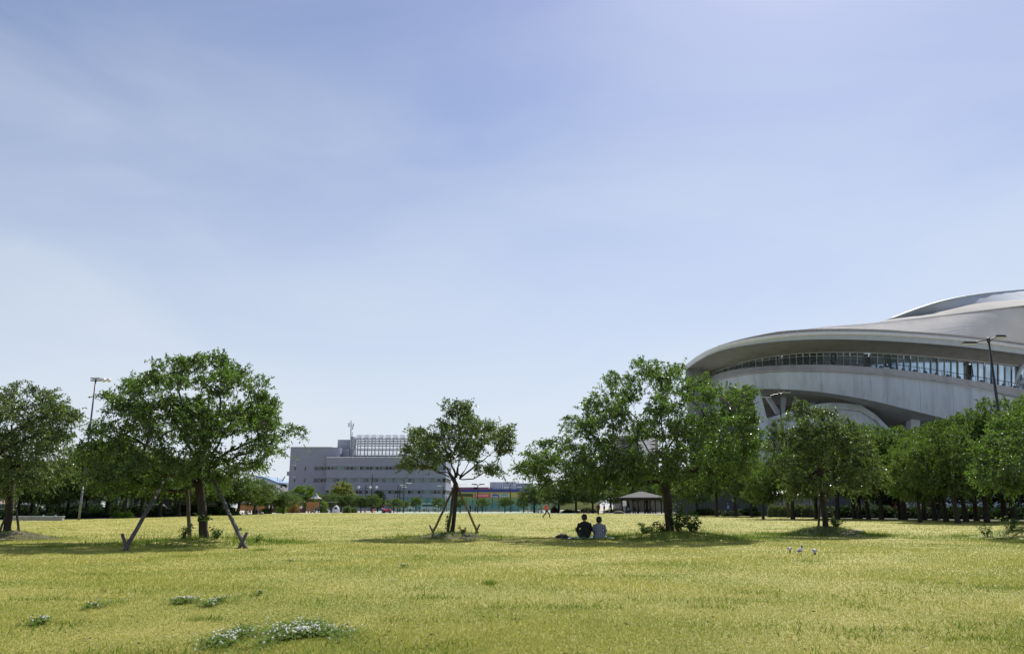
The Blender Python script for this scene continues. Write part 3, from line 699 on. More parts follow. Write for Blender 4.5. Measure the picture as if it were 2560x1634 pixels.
for a in [
    ('a', 1700, 122, 1165, 110, 'park tree just right of the gazebo roof', gR), ('b', 1744, 112, 1150, 115, 'park tree seen under the right limbs of the widest cherry tree', gR),
    ('c', 1792, 104, 1105, 130, 'tall park tree left of the slanting arena pillar', gR), ('a', 1840, 100, 1085, 130, 'tall bright park tree just left of the slanting arena pillar', gR),
    ('b', 1880, 94, 1140, 100, 'lower park tree at the foot of the slanting arena pillar', gR), ('c', 1908, 79, 1165, 95, 'small park tree left of the white roofed shed', gR),
    ('a', 1982, 77, 1110, 159, 'park tree whose trunk stands before the white roofed shed', gR), ('b', 2042, 81, 1075, 171, 'park tree directly behind the tree on the bare mound', gR),
    ('c', 2094, 76, 1056, 171, 'park tree just right of the tree on the bare mound', gR), ('a', 2138, 83, 1052, 171, 'left one of two close leaning trunks under the arena soffit', gR),
    ('b', 2172, 77, 1046, 171, 'right one of two close leaning trunks under the arena soffit', gR), ('c', 2204, 74, 1060, 159, 'park tree at the right end of the grey wall', gR),
    ('a', 2252, 79, 1062, 171, 'park tree over the maroon shrub', gR), ('b', 2312, 74, 1054, 183, 'park tree over the orange leaved shrub', gR),
    ('c', 2366, 65, 1050, 183, 'thin trunked park tree just right of the person in the shade', gR), ('a', 2416, 63, 1030, 201, 'stout trunked park tree second right of the person in the shade', gR),
    ('b', 2468, 62, 1012, 214, 'leaning park tree under the tall right lamp', gR), ('c', 2538, 61, 985, 226, 'tall park tree at the right edge of the picture', gR),
    ('a', 2625, 59, 985, 232, 'park tree cut off by the right edge', gR), ('b', 2720, 61, 990, 232, 'farthest right park tree beyond the picture edge', gR),
    ('f', 1725, 135, 1190, 110, 'dark evergreen behind the sheltered figures right of the gazebo', gR), ('f', 1930, 125, 1150, 120, 'dark evergreen behind the shed', gR),
    ('f', 2230, 104, 1125, 171, 'dark evergreen behind the maroon shrub', gR), ('f', 2350, 100, 1110, 183, 'dark evergreen behind the person in the shade', gR), ('f', 2480, 87, 1090, 195, 'dark evergreen behind the leaning park tree', gR),
    ('f', 2590, 86, 1080, 207, 'dark evergreen filling the right edge', gR),
    ('k', 1893, 112, 1068, 44, 'narrow bright green tree against the arena pillar', gR),
    ('a', 1336, 158, 1205, 85, 'small far tree under the left tip of the widest cherry tree', gM), ('b', 1396, 152, 1196, 95, 'far tree above the red shirted walker', gM),
    ('c', 1440, 150, 1190, 95, 'far tree left of the white capped walker', gM), ('a', 1482, 148, 1188, 95, 'far tree behind the white capped walker', gM),
    ('b', 1528, 152, 1180, 100, 'far tree left of the gazebo', gM), ('c', 1572, 168, 1175, 100, 'far tree behind the left half of the gazebo', gM),
    ('a', 1618, 172, 1165, 105, 'far tree behind the gazebo apex', gM), ('b', 1662, 160, 1160, 105, 'far tree at the right end of the gazebo', gM),
    ('a', -40, 84, 1120, 160, 'park tree beyond the left edge behind the low wall', gL), ('b', 42, 86, 1135, 130, 'park tree behind the trunk of the leftmost cherry tree', gL),
    ('c', 74, 90, 1150, 110, 'dark trunked tree at the left end of the pale house', gL), ('a', 96, 84, 1160, 110, 'tree with a forked trunk before the pale house', gL),
    ('b', 116, 88, 1155, 110, 'thin trunked tree in the middle of the pale house', gL), ('c', 142, 82, 1150, 120, 'tree at the right end of the pale house', gL),
    ('a', 165, 92, 1125, 140, 'tree behind the end of the low concrete wall', gL), ('b', 212, 86, 1105, 160, 'tree just right of the tall blue floodlight pole', gL),
    ('c', 262, 90, 1098, 160, 'tree left of the white columned building', gL), ('a', 306, 88, 1110, 160, 'tree in front of the white columned building', gL),
    ('b', 352, 92, 1120, 150, 'tree at the right end of the white columned building', gL), ('c', 398, 96, 1130, 150, 'tree behind the left leaning prop pole', gL),
    ('a', 446, 102, 1140, 140, 'tree behind the upright prop of the big left tree', gL), ('b', 496, 108, 1150, 130, 'tree hidden behind the trunk of the big left tree', gL),
    ('c', 548, 114, 1180, 120, 'tree just right of the big left tree trunk', gL), ('a', 594, 116, 1178, 130, 'leafy tree over the right leaning prop pole', gL),
    ('b', 634, 126, 1192, 110, 'leafy tree above the orange boards', gL), ('c', 676, 138, 1216, 90, 'low tree in front of the white arched building', gL),
    ('a', 708, 140, 1226, 70, 'low tree below the left corner of the office block', gL),
    ('f', 20, 120, 1150, 150, 'dark evergreen behind the brown roof at the left', gL), ('f', 190, 118, 1150, 160, 'dark evergreen behind the floodlight pole', gL), ('f', 330, 122, 1160, 160, 'dark evergreen behind the white columns', gL),
    ('f', 430, 126, 1165, 160, 'dark evergreen behind the props of the big left tree', gL), ('f', 540, 136, 1195, 120, 'dark evergreen right of the big left trunk', gL),
    ]:
    put(*a)
for a in [('b', 2150, 80, 1075, 171, 'added inner row shade tree behind the first pair of leaning trunks', gR), ('c', 2262, 74, 1080, 183, 'added inner row shade tree left of the orange shrub', gR), ('a', 2338, 70, 1060, 195, 'added inner row shade tree behind the person in the shade', gR), ('b', 2442, 69, 1040, 207, 'added inner row shade tree between the stout and leaning trunks', gR), ('c', 2512, 67, 1020, 220, 'added inner row shade tree behind the bicycles', gR), ('a', 2590, 67, 1010, 232, 'added inner row shade tree at the right edge', gR), ('c', 2395, 58, 1062, 183, 'added front tree whose shade falls on the lawn edge near the right', gR), ('b', 2300, 62, 1090, 159, 'added front shade tree over the sunlit strip left of the person in the shade', gR)]:  # extra trees added to throw shade on the lawn edge and ground behind
    put(*a)
gC = 'trees by the playground and office block'
for a in [
    ('d', 754, 176, 1207, 66, 'bright green round tree before the left wing of the office block', gC), ('d', 789, 180, 1226, 30, 'small bright tree behind the playground tower', gC),
    ('e', 852, 182, 1199, 62, 'pale yellow green domed tree before the office block', gC), ('b', 826, 170, 1228, 62, 'dark green tree left of the small tent', gC),
    ('c', 872, 172, 1232, 60, 'dark green tree above the small tent', gC), ('a', 902, 170, 1236, 56, 'green tree right of the small tent', gC),
    ('b', 930, 169, 1232, 50, 'green tree left of the tricycle cart', gC), ('f', 944, 182, 1224, 40, 'dark tree with a pointed top before the office windows', gC),
    ('a', 730, 160, 1232, 56, 'low spreading tree left of the bright round tree', gC)]:
    put(*a)
gP = 'small pruned trees in a row along the tennis fence'
for i, a in enumerate([
    ('g', 984, 158, 1245, 50, 'broad pruned tree beside the three black lamps', gP), ('h', 1037, 160, 1240, 36, 'pruned tree left of the leaning prop of the central tree', gP),
    ('g', 1095, 160, 1243, 34, 'pruned tree seen between the props of the central tree', gP), ('h', 1151, 160, 1243, 36, 'pruned tree just right of the central trunk', gP),
    ('g', 1205, 160, 1243, 36, 'pruned tree under the black double lamp', gP), ('h', 1262, 160, 1241, 42, 'pruned tree under the blue and green shop signs', gP),
    ('g', 1308, 160, 1241, 34, 'rightmost pruned tree by the tennis fence', gP), ('h', 1010, 172, 1250, 30, 'pruned tree behind the black lamps', gP)]):
    put(*a)

# ---- shrubs
def bush_proto(name, seed, mleaf, n, leafL, H=1.0, R=1.0, spiky=False):
    rng = np.random.default_rng(seed); root = empty(name)
    q = rng.normal(size=(n, 3)); q /= np.linalg.norm(q, axis=1, keepdims=True); q *= (rng.uniform(.1, 1, n) ** .35)[:, None]
    lump = 1 + .18 * np.sin(q[:, 0] * 5 + seed) * np.cos(q[:, 1] * 4) + .1 * np.sin(q[:, 2] * 9)
    q *= lump[:, None]; q[:, 2] = np.abs(q[:, 2]) * H; q[:, :2] *= R
    D = rng.normal(size=(n, 3)); D[:, 2] += (2.5 if spiky else .2)
    m = MB()
    for k in range(9):
        a = k * .7; m.tube([(0, 0, -.05), (math.cos(a) * .3 * R, math.sin(a) * .3 * R, .35 * H), (math.cos(a) * .6 * R, math.sin(a) * .6 * R, .75 * H)], [.03, .02, .008], 4)
    m.build('stems', m_bark_l, root)
    link_mesh('foliage', leaves_mesh('foliage', q - D / np.linalg.norm(D, axis=1, keepdims=True) * leafL * .4, D, leafL * rng.uniform(.7, 1.3, n), rng, wr=(.14 if spiky else .5)), mleaf, root)
    return root
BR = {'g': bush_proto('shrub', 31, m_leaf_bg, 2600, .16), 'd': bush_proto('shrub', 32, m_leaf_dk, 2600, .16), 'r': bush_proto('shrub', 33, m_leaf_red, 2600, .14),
      'o': bush_proto('shrub', 34, m_leaf_or, 1600, .15), 'y': bush_proto('shrub', 35, m_leaf_br, 2200, .15), 's': bush_proto('ornamental_grass', 36, m_reed, 2600, .5, spiky=True)}
usedb = set()
def bush(p, px, Y, topy, wpx, label, group, dep=1.0):
    src = BR[p]; o = src if p not in usedb else copy_tree(src); usedb.add(p)
    w = wpx * Y / F / 2; o.location = gx(px, Y); o.scale = (w, w * dep, max(.2, zat(topy, Y) / 1.1)); o.rotation_euler = (0, 0, random.uniform(0, 6.28) if dep == 1.0 else 0)
    tag(o, label, 'shrub', group); o.name = src.name.split('.')[0]; return o
gs = 'shrubs and hedges at the lawn edge'
for a in [
    ('y', 294, 86, 1274, 30, 'clipped bright hedge, left block before the white columns'), ('y', 318, 86, 1275, 28, 'clipped bright hedge, right block before the white columns'),
    ('g', 88, 80, 1280, 34, 'low bush above the left part of the low concrete wall'), ('g', 128, 80, 1278, 30, 'low bush above the right part of the low concrete wall'),
    ('d', 20, 78, 1272, 60, 'dark bush behind the leftmost cherry trunk'), ('d', 190, 84, 1280, 70, 'dark bush at the foot of the floodlight pole'), ('d', 240, 88, 1280, 60, 'dark bush right of the floodlight pole'),
    ('d', 370, 96, 1278, 50, 'dark bush behind the left prop pole'), ('d', 430, 104, 1276, 60, 'dark bush left of the big trunk'), ('d', 560, 118, 1272, 60, 'dark bush behind the right prop pole'),
    ('g', 662, 136, 1268, 26, 'round green bush left of the playground'), ('y', 703, 150, 1252, 26, 'yellow green bush left of the orange tower'), ('o', 735, 152, 1252, 30, 'reddish green bush beside the orange tower'),
    ('y', 809, 160, 1247, 20, 'yellow green bush right of the slide'), ('g', 868, 157, 1262, 24, 'round bush just right of the small tent'), ('g', 884, 158, 1266, 20, 'low bush before the picnic table by the tent'),
    ('r', 1386, 150, 1263, 22, 'maroon bush right of the red shirted walker'), ('d', 1425, 152, 1272, 50, 'low dark bush left of the white capped walker'), ('d', 1470, 158, 1268, 50, 'low dark bush behind the white capped walker'),
    ('d', 1540, 160, 1270, 60, 'low dark bush left of the gazebo'), ('d', 1760, 112, 1272, 60, 'low dark bush near the sheltered figures'), ('d', 1830, 104, 1276, 46, 'low dark bush left of the ornamental grass'),
    ('d', 1892, 98, 1277, 32, 'low dark bush at the left end of the ornamental grass'),
    ('s', 1940, 94, 1264, 34, 'first clump of grey green ornamental grass from the left'), ('s', 1966, 93, 1264, 34, 'second clump of grey green ornamental grass'), ('s', 1996, 94, 1262, 36, 'third clump of grey green ornamental grass'),
    ('s', 2024, 92, 1264, 34, 'clump of ornamental grass just left of the mound tree trunk'), ('s', 2080, 93, 1266, 30, 'clump of ornamental grass just right of the mound tree trunk'), ('s', 2215, 92, 1266, 36, 'clump of ornamental grass left of the maroon shrub'),
    ('s', 2275, 90, 1270, 36, 'clump of ornamental grass right of the maroon shrub'), ('s', 2310, 90, 1268, 40, 'clump of ornamental grass under the orange leaved shrub'), ('s', 2385, 88, 1266, 40, 'clump of ornamental grass right of the person in the shade'),
    ('s', 2440, 88, 1266, 44, 'clump of ornamental grass between the stout and leaning trunks'), ('d', 2130, 96, 1268, 60, 'dark bush under the twin leaning trunks'), ('d', 2180, 94, 1272, 50, 'dark bush right of the twin leaning trunks'),
    ('r', 2253, 95, 1247, 42, 'dark maroon shrub under the park trees'), ('o', 2332, 97, 1246, 50, 'orange leaved shrub behind the person in the shade'),
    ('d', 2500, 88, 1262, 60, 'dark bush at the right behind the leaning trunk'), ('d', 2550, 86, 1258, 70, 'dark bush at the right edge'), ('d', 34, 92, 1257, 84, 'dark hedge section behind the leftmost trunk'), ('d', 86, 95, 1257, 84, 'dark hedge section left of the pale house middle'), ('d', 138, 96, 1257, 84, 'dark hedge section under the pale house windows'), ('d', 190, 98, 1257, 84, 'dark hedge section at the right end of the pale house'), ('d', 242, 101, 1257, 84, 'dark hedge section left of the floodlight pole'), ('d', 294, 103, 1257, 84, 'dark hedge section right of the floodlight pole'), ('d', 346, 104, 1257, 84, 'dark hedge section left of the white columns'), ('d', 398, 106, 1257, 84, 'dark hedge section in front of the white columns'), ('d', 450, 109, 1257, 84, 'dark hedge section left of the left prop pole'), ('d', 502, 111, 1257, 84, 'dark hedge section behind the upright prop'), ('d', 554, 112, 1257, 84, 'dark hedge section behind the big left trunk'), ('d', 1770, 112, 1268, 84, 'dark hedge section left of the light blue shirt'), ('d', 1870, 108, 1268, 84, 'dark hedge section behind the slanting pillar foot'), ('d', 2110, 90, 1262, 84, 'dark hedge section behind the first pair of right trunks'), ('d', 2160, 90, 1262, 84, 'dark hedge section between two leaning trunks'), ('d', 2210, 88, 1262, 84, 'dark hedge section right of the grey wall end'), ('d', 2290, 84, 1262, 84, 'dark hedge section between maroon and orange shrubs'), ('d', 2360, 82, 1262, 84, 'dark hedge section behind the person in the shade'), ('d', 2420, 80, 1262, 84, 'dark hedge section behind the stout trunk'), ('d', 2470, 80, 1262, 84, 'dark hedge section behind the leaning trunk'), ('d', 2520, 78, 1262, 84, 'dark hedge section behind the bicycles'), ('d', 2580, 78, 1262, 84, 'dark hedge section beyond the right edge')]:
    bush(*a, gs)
# ------------------------------------------------------------------ props and shoots at the tree bases
def props(key, poles, label):
    b = TB[key]; root = empty('tree_props', b, 0, label, 'tree props', 'wooden props holding up the lawn trees'); b = Vector(b)
    for (x0, y0, d0, x1, y1, d1, w, peg) in poles:
        g0 = G(x0, y0); Yf = g0.y if d0 is None else TB[key].y + d0
        A = at(x0, y0, Yf); A.z = float(mound_h(np.array([A.x]), np.array([A.y]))[0]) - .15
        Bp = at(x1, y1, TB[key].y + d1); r = w / 2
        n = 7; pts = [A.lerp(Bp, k / n) - b + Vector((random.gauss(0, .008), 0, 0)) for k in range(n + 1)]
        po = MB().tube(pts, [r * 1.1 * (1 - .25 * k / n) for k in range(n + 1)], 9).build('pole', m_stake, root, smooth=True)
        if peg:
            q = A.lerp(Bp, peg[0]); s = peg[1]
            a_ = Vector((q.x - s * .45, q.y - .07, -.1)) - b if False else None
            lo = Vector((q.x + s * .10, q.y - r * 2.1, -.12)) - b; hi = Vector((q.x - s * .16, q.y - r * 2.1, q.z + .28)) - b
            MB().tube([lo, hi], [r * .85, r * .8], 8).build('peg', m_stake, root, smooth=True)
            MB().tube([q - b + Vector((0, 0, .03 * k)) + Vector((math.cos(k * 2.2) * r * 1.25, math.sin(k * 2.2) * r * 1.6 - r, 0)) for k in range(-2, 6)], .009, 5).build('binding', m_twig, root)
props('t1', [(304, 1378, None, 424, 1178, -.3, .115, (.13, 1)), (622, 1371, None, 522, 1176, -.3, .12, (.13, -1)), (476, 1352, .7, 466, 1180, .3, .13, None)], 'three grey wooden poles propping the big left cherry tree')
props('t2', [(1076, 1336, None, 1136, 1216, -.15, .10, (.14, 1)), (1198, 1331, None, 1143, 1214, -.15, .10, (.14, -1)), (1119, 1336, .5, 1138, 1196, .1, .11, None)], 'tripod of wooden poles round the slender central tree')
props('t4', [(2045, 1322, .9, 2049, 1262, .3, .10, None), (2096, 1322, .9, 2074, 1262, .3, .10, None)], 'pair of short dark poles behind the trunk on the bare mound')
props('t0', [(-6, 1342, -.3, 14, 1290, 0, .09, None), (49, 1339, .2, 40, 1270, .1, .09, None)], 'dark prop poles either side of the leftmost trunk')

def sprout(key, dx, dy, h, w, nst, label, seed, L=.11, z=0.0, mat=None):
    r_ = np.random.default_rng(seed); b = Vector(TB[key]); p = b + Vector((dx, dy, 0)); p.z = float(mound_h(np.array([p.x]), np.array([p.y]))[0]) + z
    root = empty('leafy_shoots', p, 0, label, 'shrub', 'leafy shoots round the lawn tree bases'); m = MB(); B = []; D = []
    for i in range(nst):
        a = r_.uniform(0, 6.28); R = w * r_.uniform(.2, 1) / 2; hh = h * r_.uniform(.5, 1)
        pts = [Vector((math.cos(a) * R * t * (1 if t < .7 else 1.1) + math.cos(a) * R * .15, math.sin(a) * R * t, hh * t ** .8)) for t in (0, .3, .6, .85, 1)]
        m.tube(pts, [.012, .01, .008, .006, .003], 4)
        for k in range(int(10 + hh * 22)):
            t = r_.uniform(.2, 1); q = pts[0].lerp(pts[-1], t); B.append(tuple(q + Vector(r_.normal(0, .03, 3)))); a2 = r_.uniform(0, 6.28)
            D.append((math.cos(a2), math.sin(a2), r_.uniform(-.6, .4)))
    m.build('stems', m_twig, root)
    link_mesh('foliage', leaves_mesh('foliage', np.array(B), np.array(D), L * r_.uniform(.7, 1.25, len(B)), r_, wr=.55), mat or m_leaf, root)
sprout('t1', -.68, -.1, .62, .5, 7, 'dark leafy shoots left of the upright prop at the big left tree', 51)
sprout('t1', .42, -.1, .48, .5, 7, 'low leafy shoots touching the right side of the big left trunk', 52)
sprout('t1', 1.02, .15, .62, .26, 3, 'single upright leafy shoot between the big left trunk and its right pole', 53, L=.09)
sprout('t1', 1.75, -.1, .36, .5, 6, 'yellow green seedlings just right of the right prop pole', 54, L=.08, mat=m_leaf_br)
sprout('t1', .02, -.12, .30, .7, 5, 'leaves sprouting half way up the foot of the big left trunk', 55, z=.55, L=.14)
sprout('t2', -.16, -.1, .75, .34, 5, 'leafy shoots climbing the foot of the central trunk', 56, L=.09)
sprout('t2', .42, -.35, .28, .7, 6, 'low leaves over the soil right of the central trunk', 57, L=.09, mat=m_leaf_dk)
sprout('t3', .10, -.25, 1.10, 1.15, 17, 'thick leafy shoots hugging the widest tree\'s trunk', 58, L=.13)
sprout('t3', .68, -.15, .80, .75, 14, 'leafy shoots leaning right from the widest tree\'s foot', 59, L=.12)
sprout('t3', -1.15, -.1, .46, .9, 12, 'separate clump of leafy shoots left of the widest tree', 60, L=.12)
sprout('t3', -.4, -.2, .45, .8, 8, 'low dark leaves between the clump and the widest trunk', 61, L=.10, mat=m_leaf_dk)
sprout('t4', .42, -.1, .55, .75, 12, 'green leaves on the right slope of the bare mound', 62, L=.11)
sprout('t5', -2.45, 0, .50, .55, 8, 'leafy shoot standing alone on the mound at the right edge', 63, L=.09)
sprout('t5', -1.5, 0, .60, .8, 10, 'leafy shoots beside the trunk at the right edge', 64, L=.10)

# ------------------------------------------------------------------ arena
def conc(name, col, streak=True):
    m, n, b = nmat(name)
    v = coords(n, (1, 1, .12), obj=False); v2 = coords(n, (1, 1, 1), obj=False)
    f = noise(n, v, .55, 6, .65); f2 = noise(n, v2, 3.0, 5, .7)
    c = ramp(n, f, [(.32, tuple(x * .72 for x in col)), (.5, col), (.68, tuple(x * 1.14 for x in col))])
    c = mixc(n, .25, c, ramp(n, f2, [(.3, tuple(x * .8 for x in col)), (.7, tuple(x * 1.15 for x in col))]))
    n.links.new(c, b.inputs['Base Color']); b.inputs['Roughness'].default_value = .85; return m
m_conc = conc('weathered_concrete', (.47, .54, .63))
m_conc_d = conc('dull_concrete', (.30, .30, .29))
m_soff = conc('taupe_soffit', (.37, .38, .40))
m_fascia = M('pale_metal_fascia', (.42, .47, .50), .45, .08, .5)
m_lip = M('white_lip', (.70, .71, .70), .8, .05, 1, spec=.2)
m_roof = M('grey_beige_roof', (.66, .64, .62), .9, .08, .15, spec=.1)
m_roofc = M('cream_roof', (.42, .41, .38), .9, .08, .2, spec=.1)
m_rim = M('blue_grey_roof_rim', (.40, .44, .50), .55, .1, .2)
m_glass = [glass_mat('sky_glass_%d' % i, c, .08, .9) for i, c in enumerate([(.28, .38, .46), (.42, .54, .64), (.16, .21, .25), (.50, .63, .74)])]
m_glass = [m_glass[0], m_glass[1], m_glass[2], m_glass[3]]
for m in m_glass: m.node_tree.nodes['Principled BSDF'].inputs['Metallic'].default_value = .7
for i, m in enumerate(m_glass): m.name = ['arena_glass', 'arena_glass_pale', 'arena_glass_dim', 'arena_glass_bright'][i]
m_mull = M('pale_frame', (.42, .46, .48), .5, .05)
m_dark = M('dark_recess', (.03, .032, .035), .8, .2)
m_rail = M('dark_rail', (.06, .07, .08), .6, .1)

cA = [(1713, 919), (1735, 897), (1771, 875), (1808, 863), (1863, 852), (1936, 841), (2009, 835), (2082, 833), (2192, 834.5), (2301, 841), (2411, 850), (2560, 868), (2800, 905), (3000, 945)]
cB = [(1713, 924), (1735, 905), (1771, 884), (1808, 872), (1863, 862), (1936, 853), (2009, 848), (2082, 847), (2192, 850), (2301, 857), (2411, 866), (2560, 885), (2800, 923), (3000, 963)]
cC = [(1772, 937), (1800, 922), (1826, 912), (1899, 895.5), (1991, 883), (2082, 880), (2192, 882), (2301, 890), (2411, 900), (2560, 916), (2800, 952), (3000, 992)]
cD = [(1772, 941), (1800, 930), (1826, 923), (1899, 915), (1991, 911), (2082, 911), (2192, 917.5), (2301, 930), (2411, 947), (2560, 972), (2800, 1020), (3000, 1065)]
cE = [(1762, 962), (1795, 946), (1826, 937.5), (1899, 927), (1991, 923), (2082, 925), (2192, 932), (2301, 945), (2411, 959.5), (2502, 981), (2560, 992), (2800, 1045), (3000, 1092)]
cF = [(1766, 1000), (1795, 980), (1826, 974), (1885, 971), (1972, 972), (2045, 978), (2119, 989), (2192, 1003), (2265, 1022), (2349, 1042), (2447, 1068), (2560, 1098), (2800, 1160), (3000, 1215)]
NS = 44
def samp(c, t):
    x0 = c[0][0]; px = x0 + (3000 - x0) * t; return px, float(np.interp(px, [p[0] for p in c], [p[1] for p in c]))
TS = [(k / NS) for k in range(NS + 1)]
HR = 30.0
def rimY(t): px, py = samp(cA, t); return at_h(px, py, HR).y
def cv(c, off, ts=TS, tip=None):
    out_ = []
    for t in ts:
        px, py = samp(c, t); out_.append(at(px, py, rimY(t) + off))
    return out_
def smooth(L, k=2):
    for _ in range(k):
        L = [L[0]] + [(L[i - 1] + L[i] * 2 + L[i + 1]) / 4 for i in range(1, len(L) - 1)] + [L[-1]]
    return L
A_ = smooth(cv(cA, 0)); B_ = smooth(cv(cB, .1)); C_ = smooth(cv(cC, 8.0)); D_ = smooth(cv(cD, 7.6)); E1 = smooth(cv(cD, 4.0)); E_ = smooth(cv(cE, 3.5)); F_ = smooth(cv(cF, 4.2))
dome = empty('arena', (Vector(A_[20]).x, Vector(A_[20]).y + 40, 0), 0, 'huge curved concrete and glass sports arena with a shell roof rising at right', 'arena'); DO = Vector(dome.location)
def rel(L): return [p - DO for p in L]
MB().grid([rel(A_), rel(B_)]).build('fascia', m_fascia, dome, smooth=True)
lipT = [p + Vector((0, -.15, .35)) for p in A_]; lipB = [p + Vector((0, -.15, -.25)) for p in A_]; lipK = [p + Vector((0, 1.6, .55)) for p in A_]
MB().grid([rel(lipK), rel(lipT), rel(lipB), rel([p + Vector((0, .1, -.3)) for p in A_])]).build('fascia_lip', m_lip, dome, smooth=True)
Bm = [b.lerp(c, .5) + Vector((0, 0, .5)) for b, c in zip(B_, C_)]
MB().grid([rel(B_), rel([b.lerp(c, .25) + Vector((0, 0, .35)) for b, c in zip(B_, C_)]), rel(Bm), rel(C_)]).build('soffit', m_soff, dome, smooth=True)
# glass band, pane by pane, with frames
def interp_curve(L, s):
    s = max(0, min(len(L) - 1.0001, s)); i = int(s); return L[i].lerp(L[i + 1], s - i)
m_inner = M('dim_interior', (.16, .19, .21), .8, .3, .3)
MB().grid([rel([p + Vector((0, 3.0, 0)) for p in C_]), rel([p + Vector((0, 3.0, 0)) for p in D_])]).build('inner_wall', m_inner, dome)
npane = 72; mull = MB(); rngp = random.Random(9)
for k in range(npane):
    s0 = .6 + (NS - .6) * k / npane; s1 = .6 + (NS - .6) * (k + 1) / npane
    a0 = interp_curve(C_, s0); a1 = interp_curve(C_, s1); b0 = interp_curve(D_, s0); b1 = interp_curve(D_, s1)
    dx = (a1 - a0) * .035
    tilt = rngp.uniform(-.04, .04)
    openp = k in (9, 22, 37)
    mt = m_inner if openp else m_glass[2 if k < 16 else (0 if k < 26 else rngp.choice([1, 3, 1, 0]))]
    off = Vector((0, .7 if openp else 0, 0))
    me = MB().add([p - DO + off for p in (b0 + dx, b1 - dx + Vector((0, tilt, 0)), a1 - dx + Vector((0, tilt, 0)), a0 + dx)], [(0, 1, 2, 3)])
    pn = me.build('glass_pane', mt, dome)
    r = 0.07 if k % 3 else .15
    if k >= 1: MB().bar(a0 - DO - Vector((0, .12, 0)), b0 - DO - Vector((0, .12, 0)), r, .18).build('mullion', m_mull, dome)
    if k < 28:
        MB().bar(a0.lerp(b0, .28) - DO - Vector((0, .1, 0)), a1.lerp(b1, .28) - DO - Vector((0, .1, 0)), .09, .1).build('transom', m_mull, dome)
    if openp or k in (17, 25):
        q = (a0 + a1 + b0 + b1) / 4
        w = (a1 - a0).length * .36; h_ = (a0 - b0).length * .34
        fr = MB()
        for (ax, az, bx, bz) in ((-1, -1, 1, -1), (1, -1, 1, 1), (1, 1, -1, 1), (-1, 1, -1, -1)):
            fr.bar(q - DO + Vector((ax * w, -.35, az * h_)), q - DO + Vector((bx * w, -.35, bz * h_)), .16)
        fr.build('vent_frame', m_rail, dome)
MB().tube(rel([p + Vector((0, -.2, .0)) for p in C_]), .14, 5).build('head_rail', m_mull, dome)
# steel braces seen inside at the right end
for (x0, y0, x1, y1) in ((2480, 905, 2545, 965), (2532, 962, 2556, 912), (2585, 925, 2545, 965), (2600, 930, 2660, 990)):
    MB().tube([at(x0, y0, rimY(.65) + 6.5) - DO, at(x1, y1, rimY(.65) + 6.5) - DO], .38, 7).build('brace', m_conc, dome, smooth=True)
# ledge under the glass, rail
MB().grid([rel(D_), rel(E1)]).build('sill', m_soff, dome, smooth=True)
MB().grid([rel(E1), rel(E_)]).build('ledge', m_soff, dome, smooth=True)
hr = [p + Vector((0, .3, .95)) for p in E1]
MB().tube(rel(hr), .05, 4).build('handrail', m_rail, dome)
for k in range(3, NS * 2):
    p = interp_curve(E1, k / 2) + Vector((0, .3, 0)); m = MB().bar(p - DO, p - DO + Vector((0, 0, .95)), .06)
    if k % 2: m.box(*(c for ax, h in ((p.x - DO.x, .22), (p.y - DO.y, .2)) for c in (ax - h, ax + h)), p.z - DO.z, p.z - DO.z + .4)
    m.build('rail_post', m_rail, dome)
MB().tube(rel([p + Vector((0, -.15, -.12)) for p in E_]), .18, 6).build('drip_edge', m_soff, dome, smooth=True)
# concrete band, one panel between each pair of joints
npan = 30
for k in range(npan):
    s0 = NS * k / npan + .008; s1 = NS * (k + 1) / npan - .008; cols = []
    for q in range(4):
        s = s0 + (s1 - s0) * q / 3; cols.append((interp_curve(E_, s) + Vector((0, .15, -.25)), interp_curve(F_, s)))
    rows = []
    for r in range(5):
        t = r / 4; rows.append([a.lerp(b, t) + Vector((0, -.25 * math.sin(math.pi * t), 0)) - DO for a, b in cols])
    mb = MB().grid(rows)
    back = [p + Vector((0, .5, 0)) for p in (rows[0][0], rows[0][-1], rows[-1][-1], rows[-1][0])]
    mb.build('concrete_panel', m_conc, dome, smooth=True)
MB().grid([rel([p + Vector((0, .5, -.3)) for p in E_]), rel([p + Vector((0, .35, .05)) for p in F_])]).build('panel_backing', m_conc_d, dome, smooth=True)
# underside and recessed wall
def flat_back(L, dy, dz=0): return [p + Vector((dy * .12, dy, dz)) for p in L]
def drop(k, m): return Vector((0, 0, -m * max(0, min(1, (samp(cF, TS[k])[0] - 2120) / 160))))
U1 = [p + drop(i, 1.3) for i, p in enumerate(flat_back(F_, 7))]; U2 = [p + drop(i, 3.6) for i, p in enumerate(flat_back(F_, 20, 0))]
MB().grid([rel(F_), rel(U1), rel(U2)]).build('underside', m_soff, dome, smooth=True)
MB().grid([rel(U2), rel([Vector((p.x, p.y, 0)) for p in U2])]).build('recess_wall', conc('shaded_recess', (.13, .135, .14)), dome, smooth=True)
pod = [(1890, 1054), (1914, 1046), (1990, 1024), (2056, 1006), (2110, 1008), (2162, 1014), (2190, 1040), (2225, 1075), (2350, 1125), (2600, 1175), (3000, 1225)]
pts = []
for i in range(31):
    px = 1890 + 1110 * i / 30; py = float(np.interp(px, [p[0] for p in pod], [p[1] for p in pod])); t = (px - 1713) / 1287
    pts.append(at(px, py, rimY(t) + 9))
up = [p + Vector((0, -.5, 0)) for p in pts]; lo = [p + Vector((0, -.5, -1.1)) for p in pts]; lb = [p + Vector((0, 0, -1.1)) for p in pts]
MB().grid([rel([p + Vector((0, 1.2, 0)) for p in pts]), rel(up), rel(lo), rel(lb)]).build('podium_parapet', m_conc, dome)
MB().grid([rel(lb), rel([Vector((p.x, p.y, 0)) for p in lb])]).build('podium_wall', m_conc, dome)
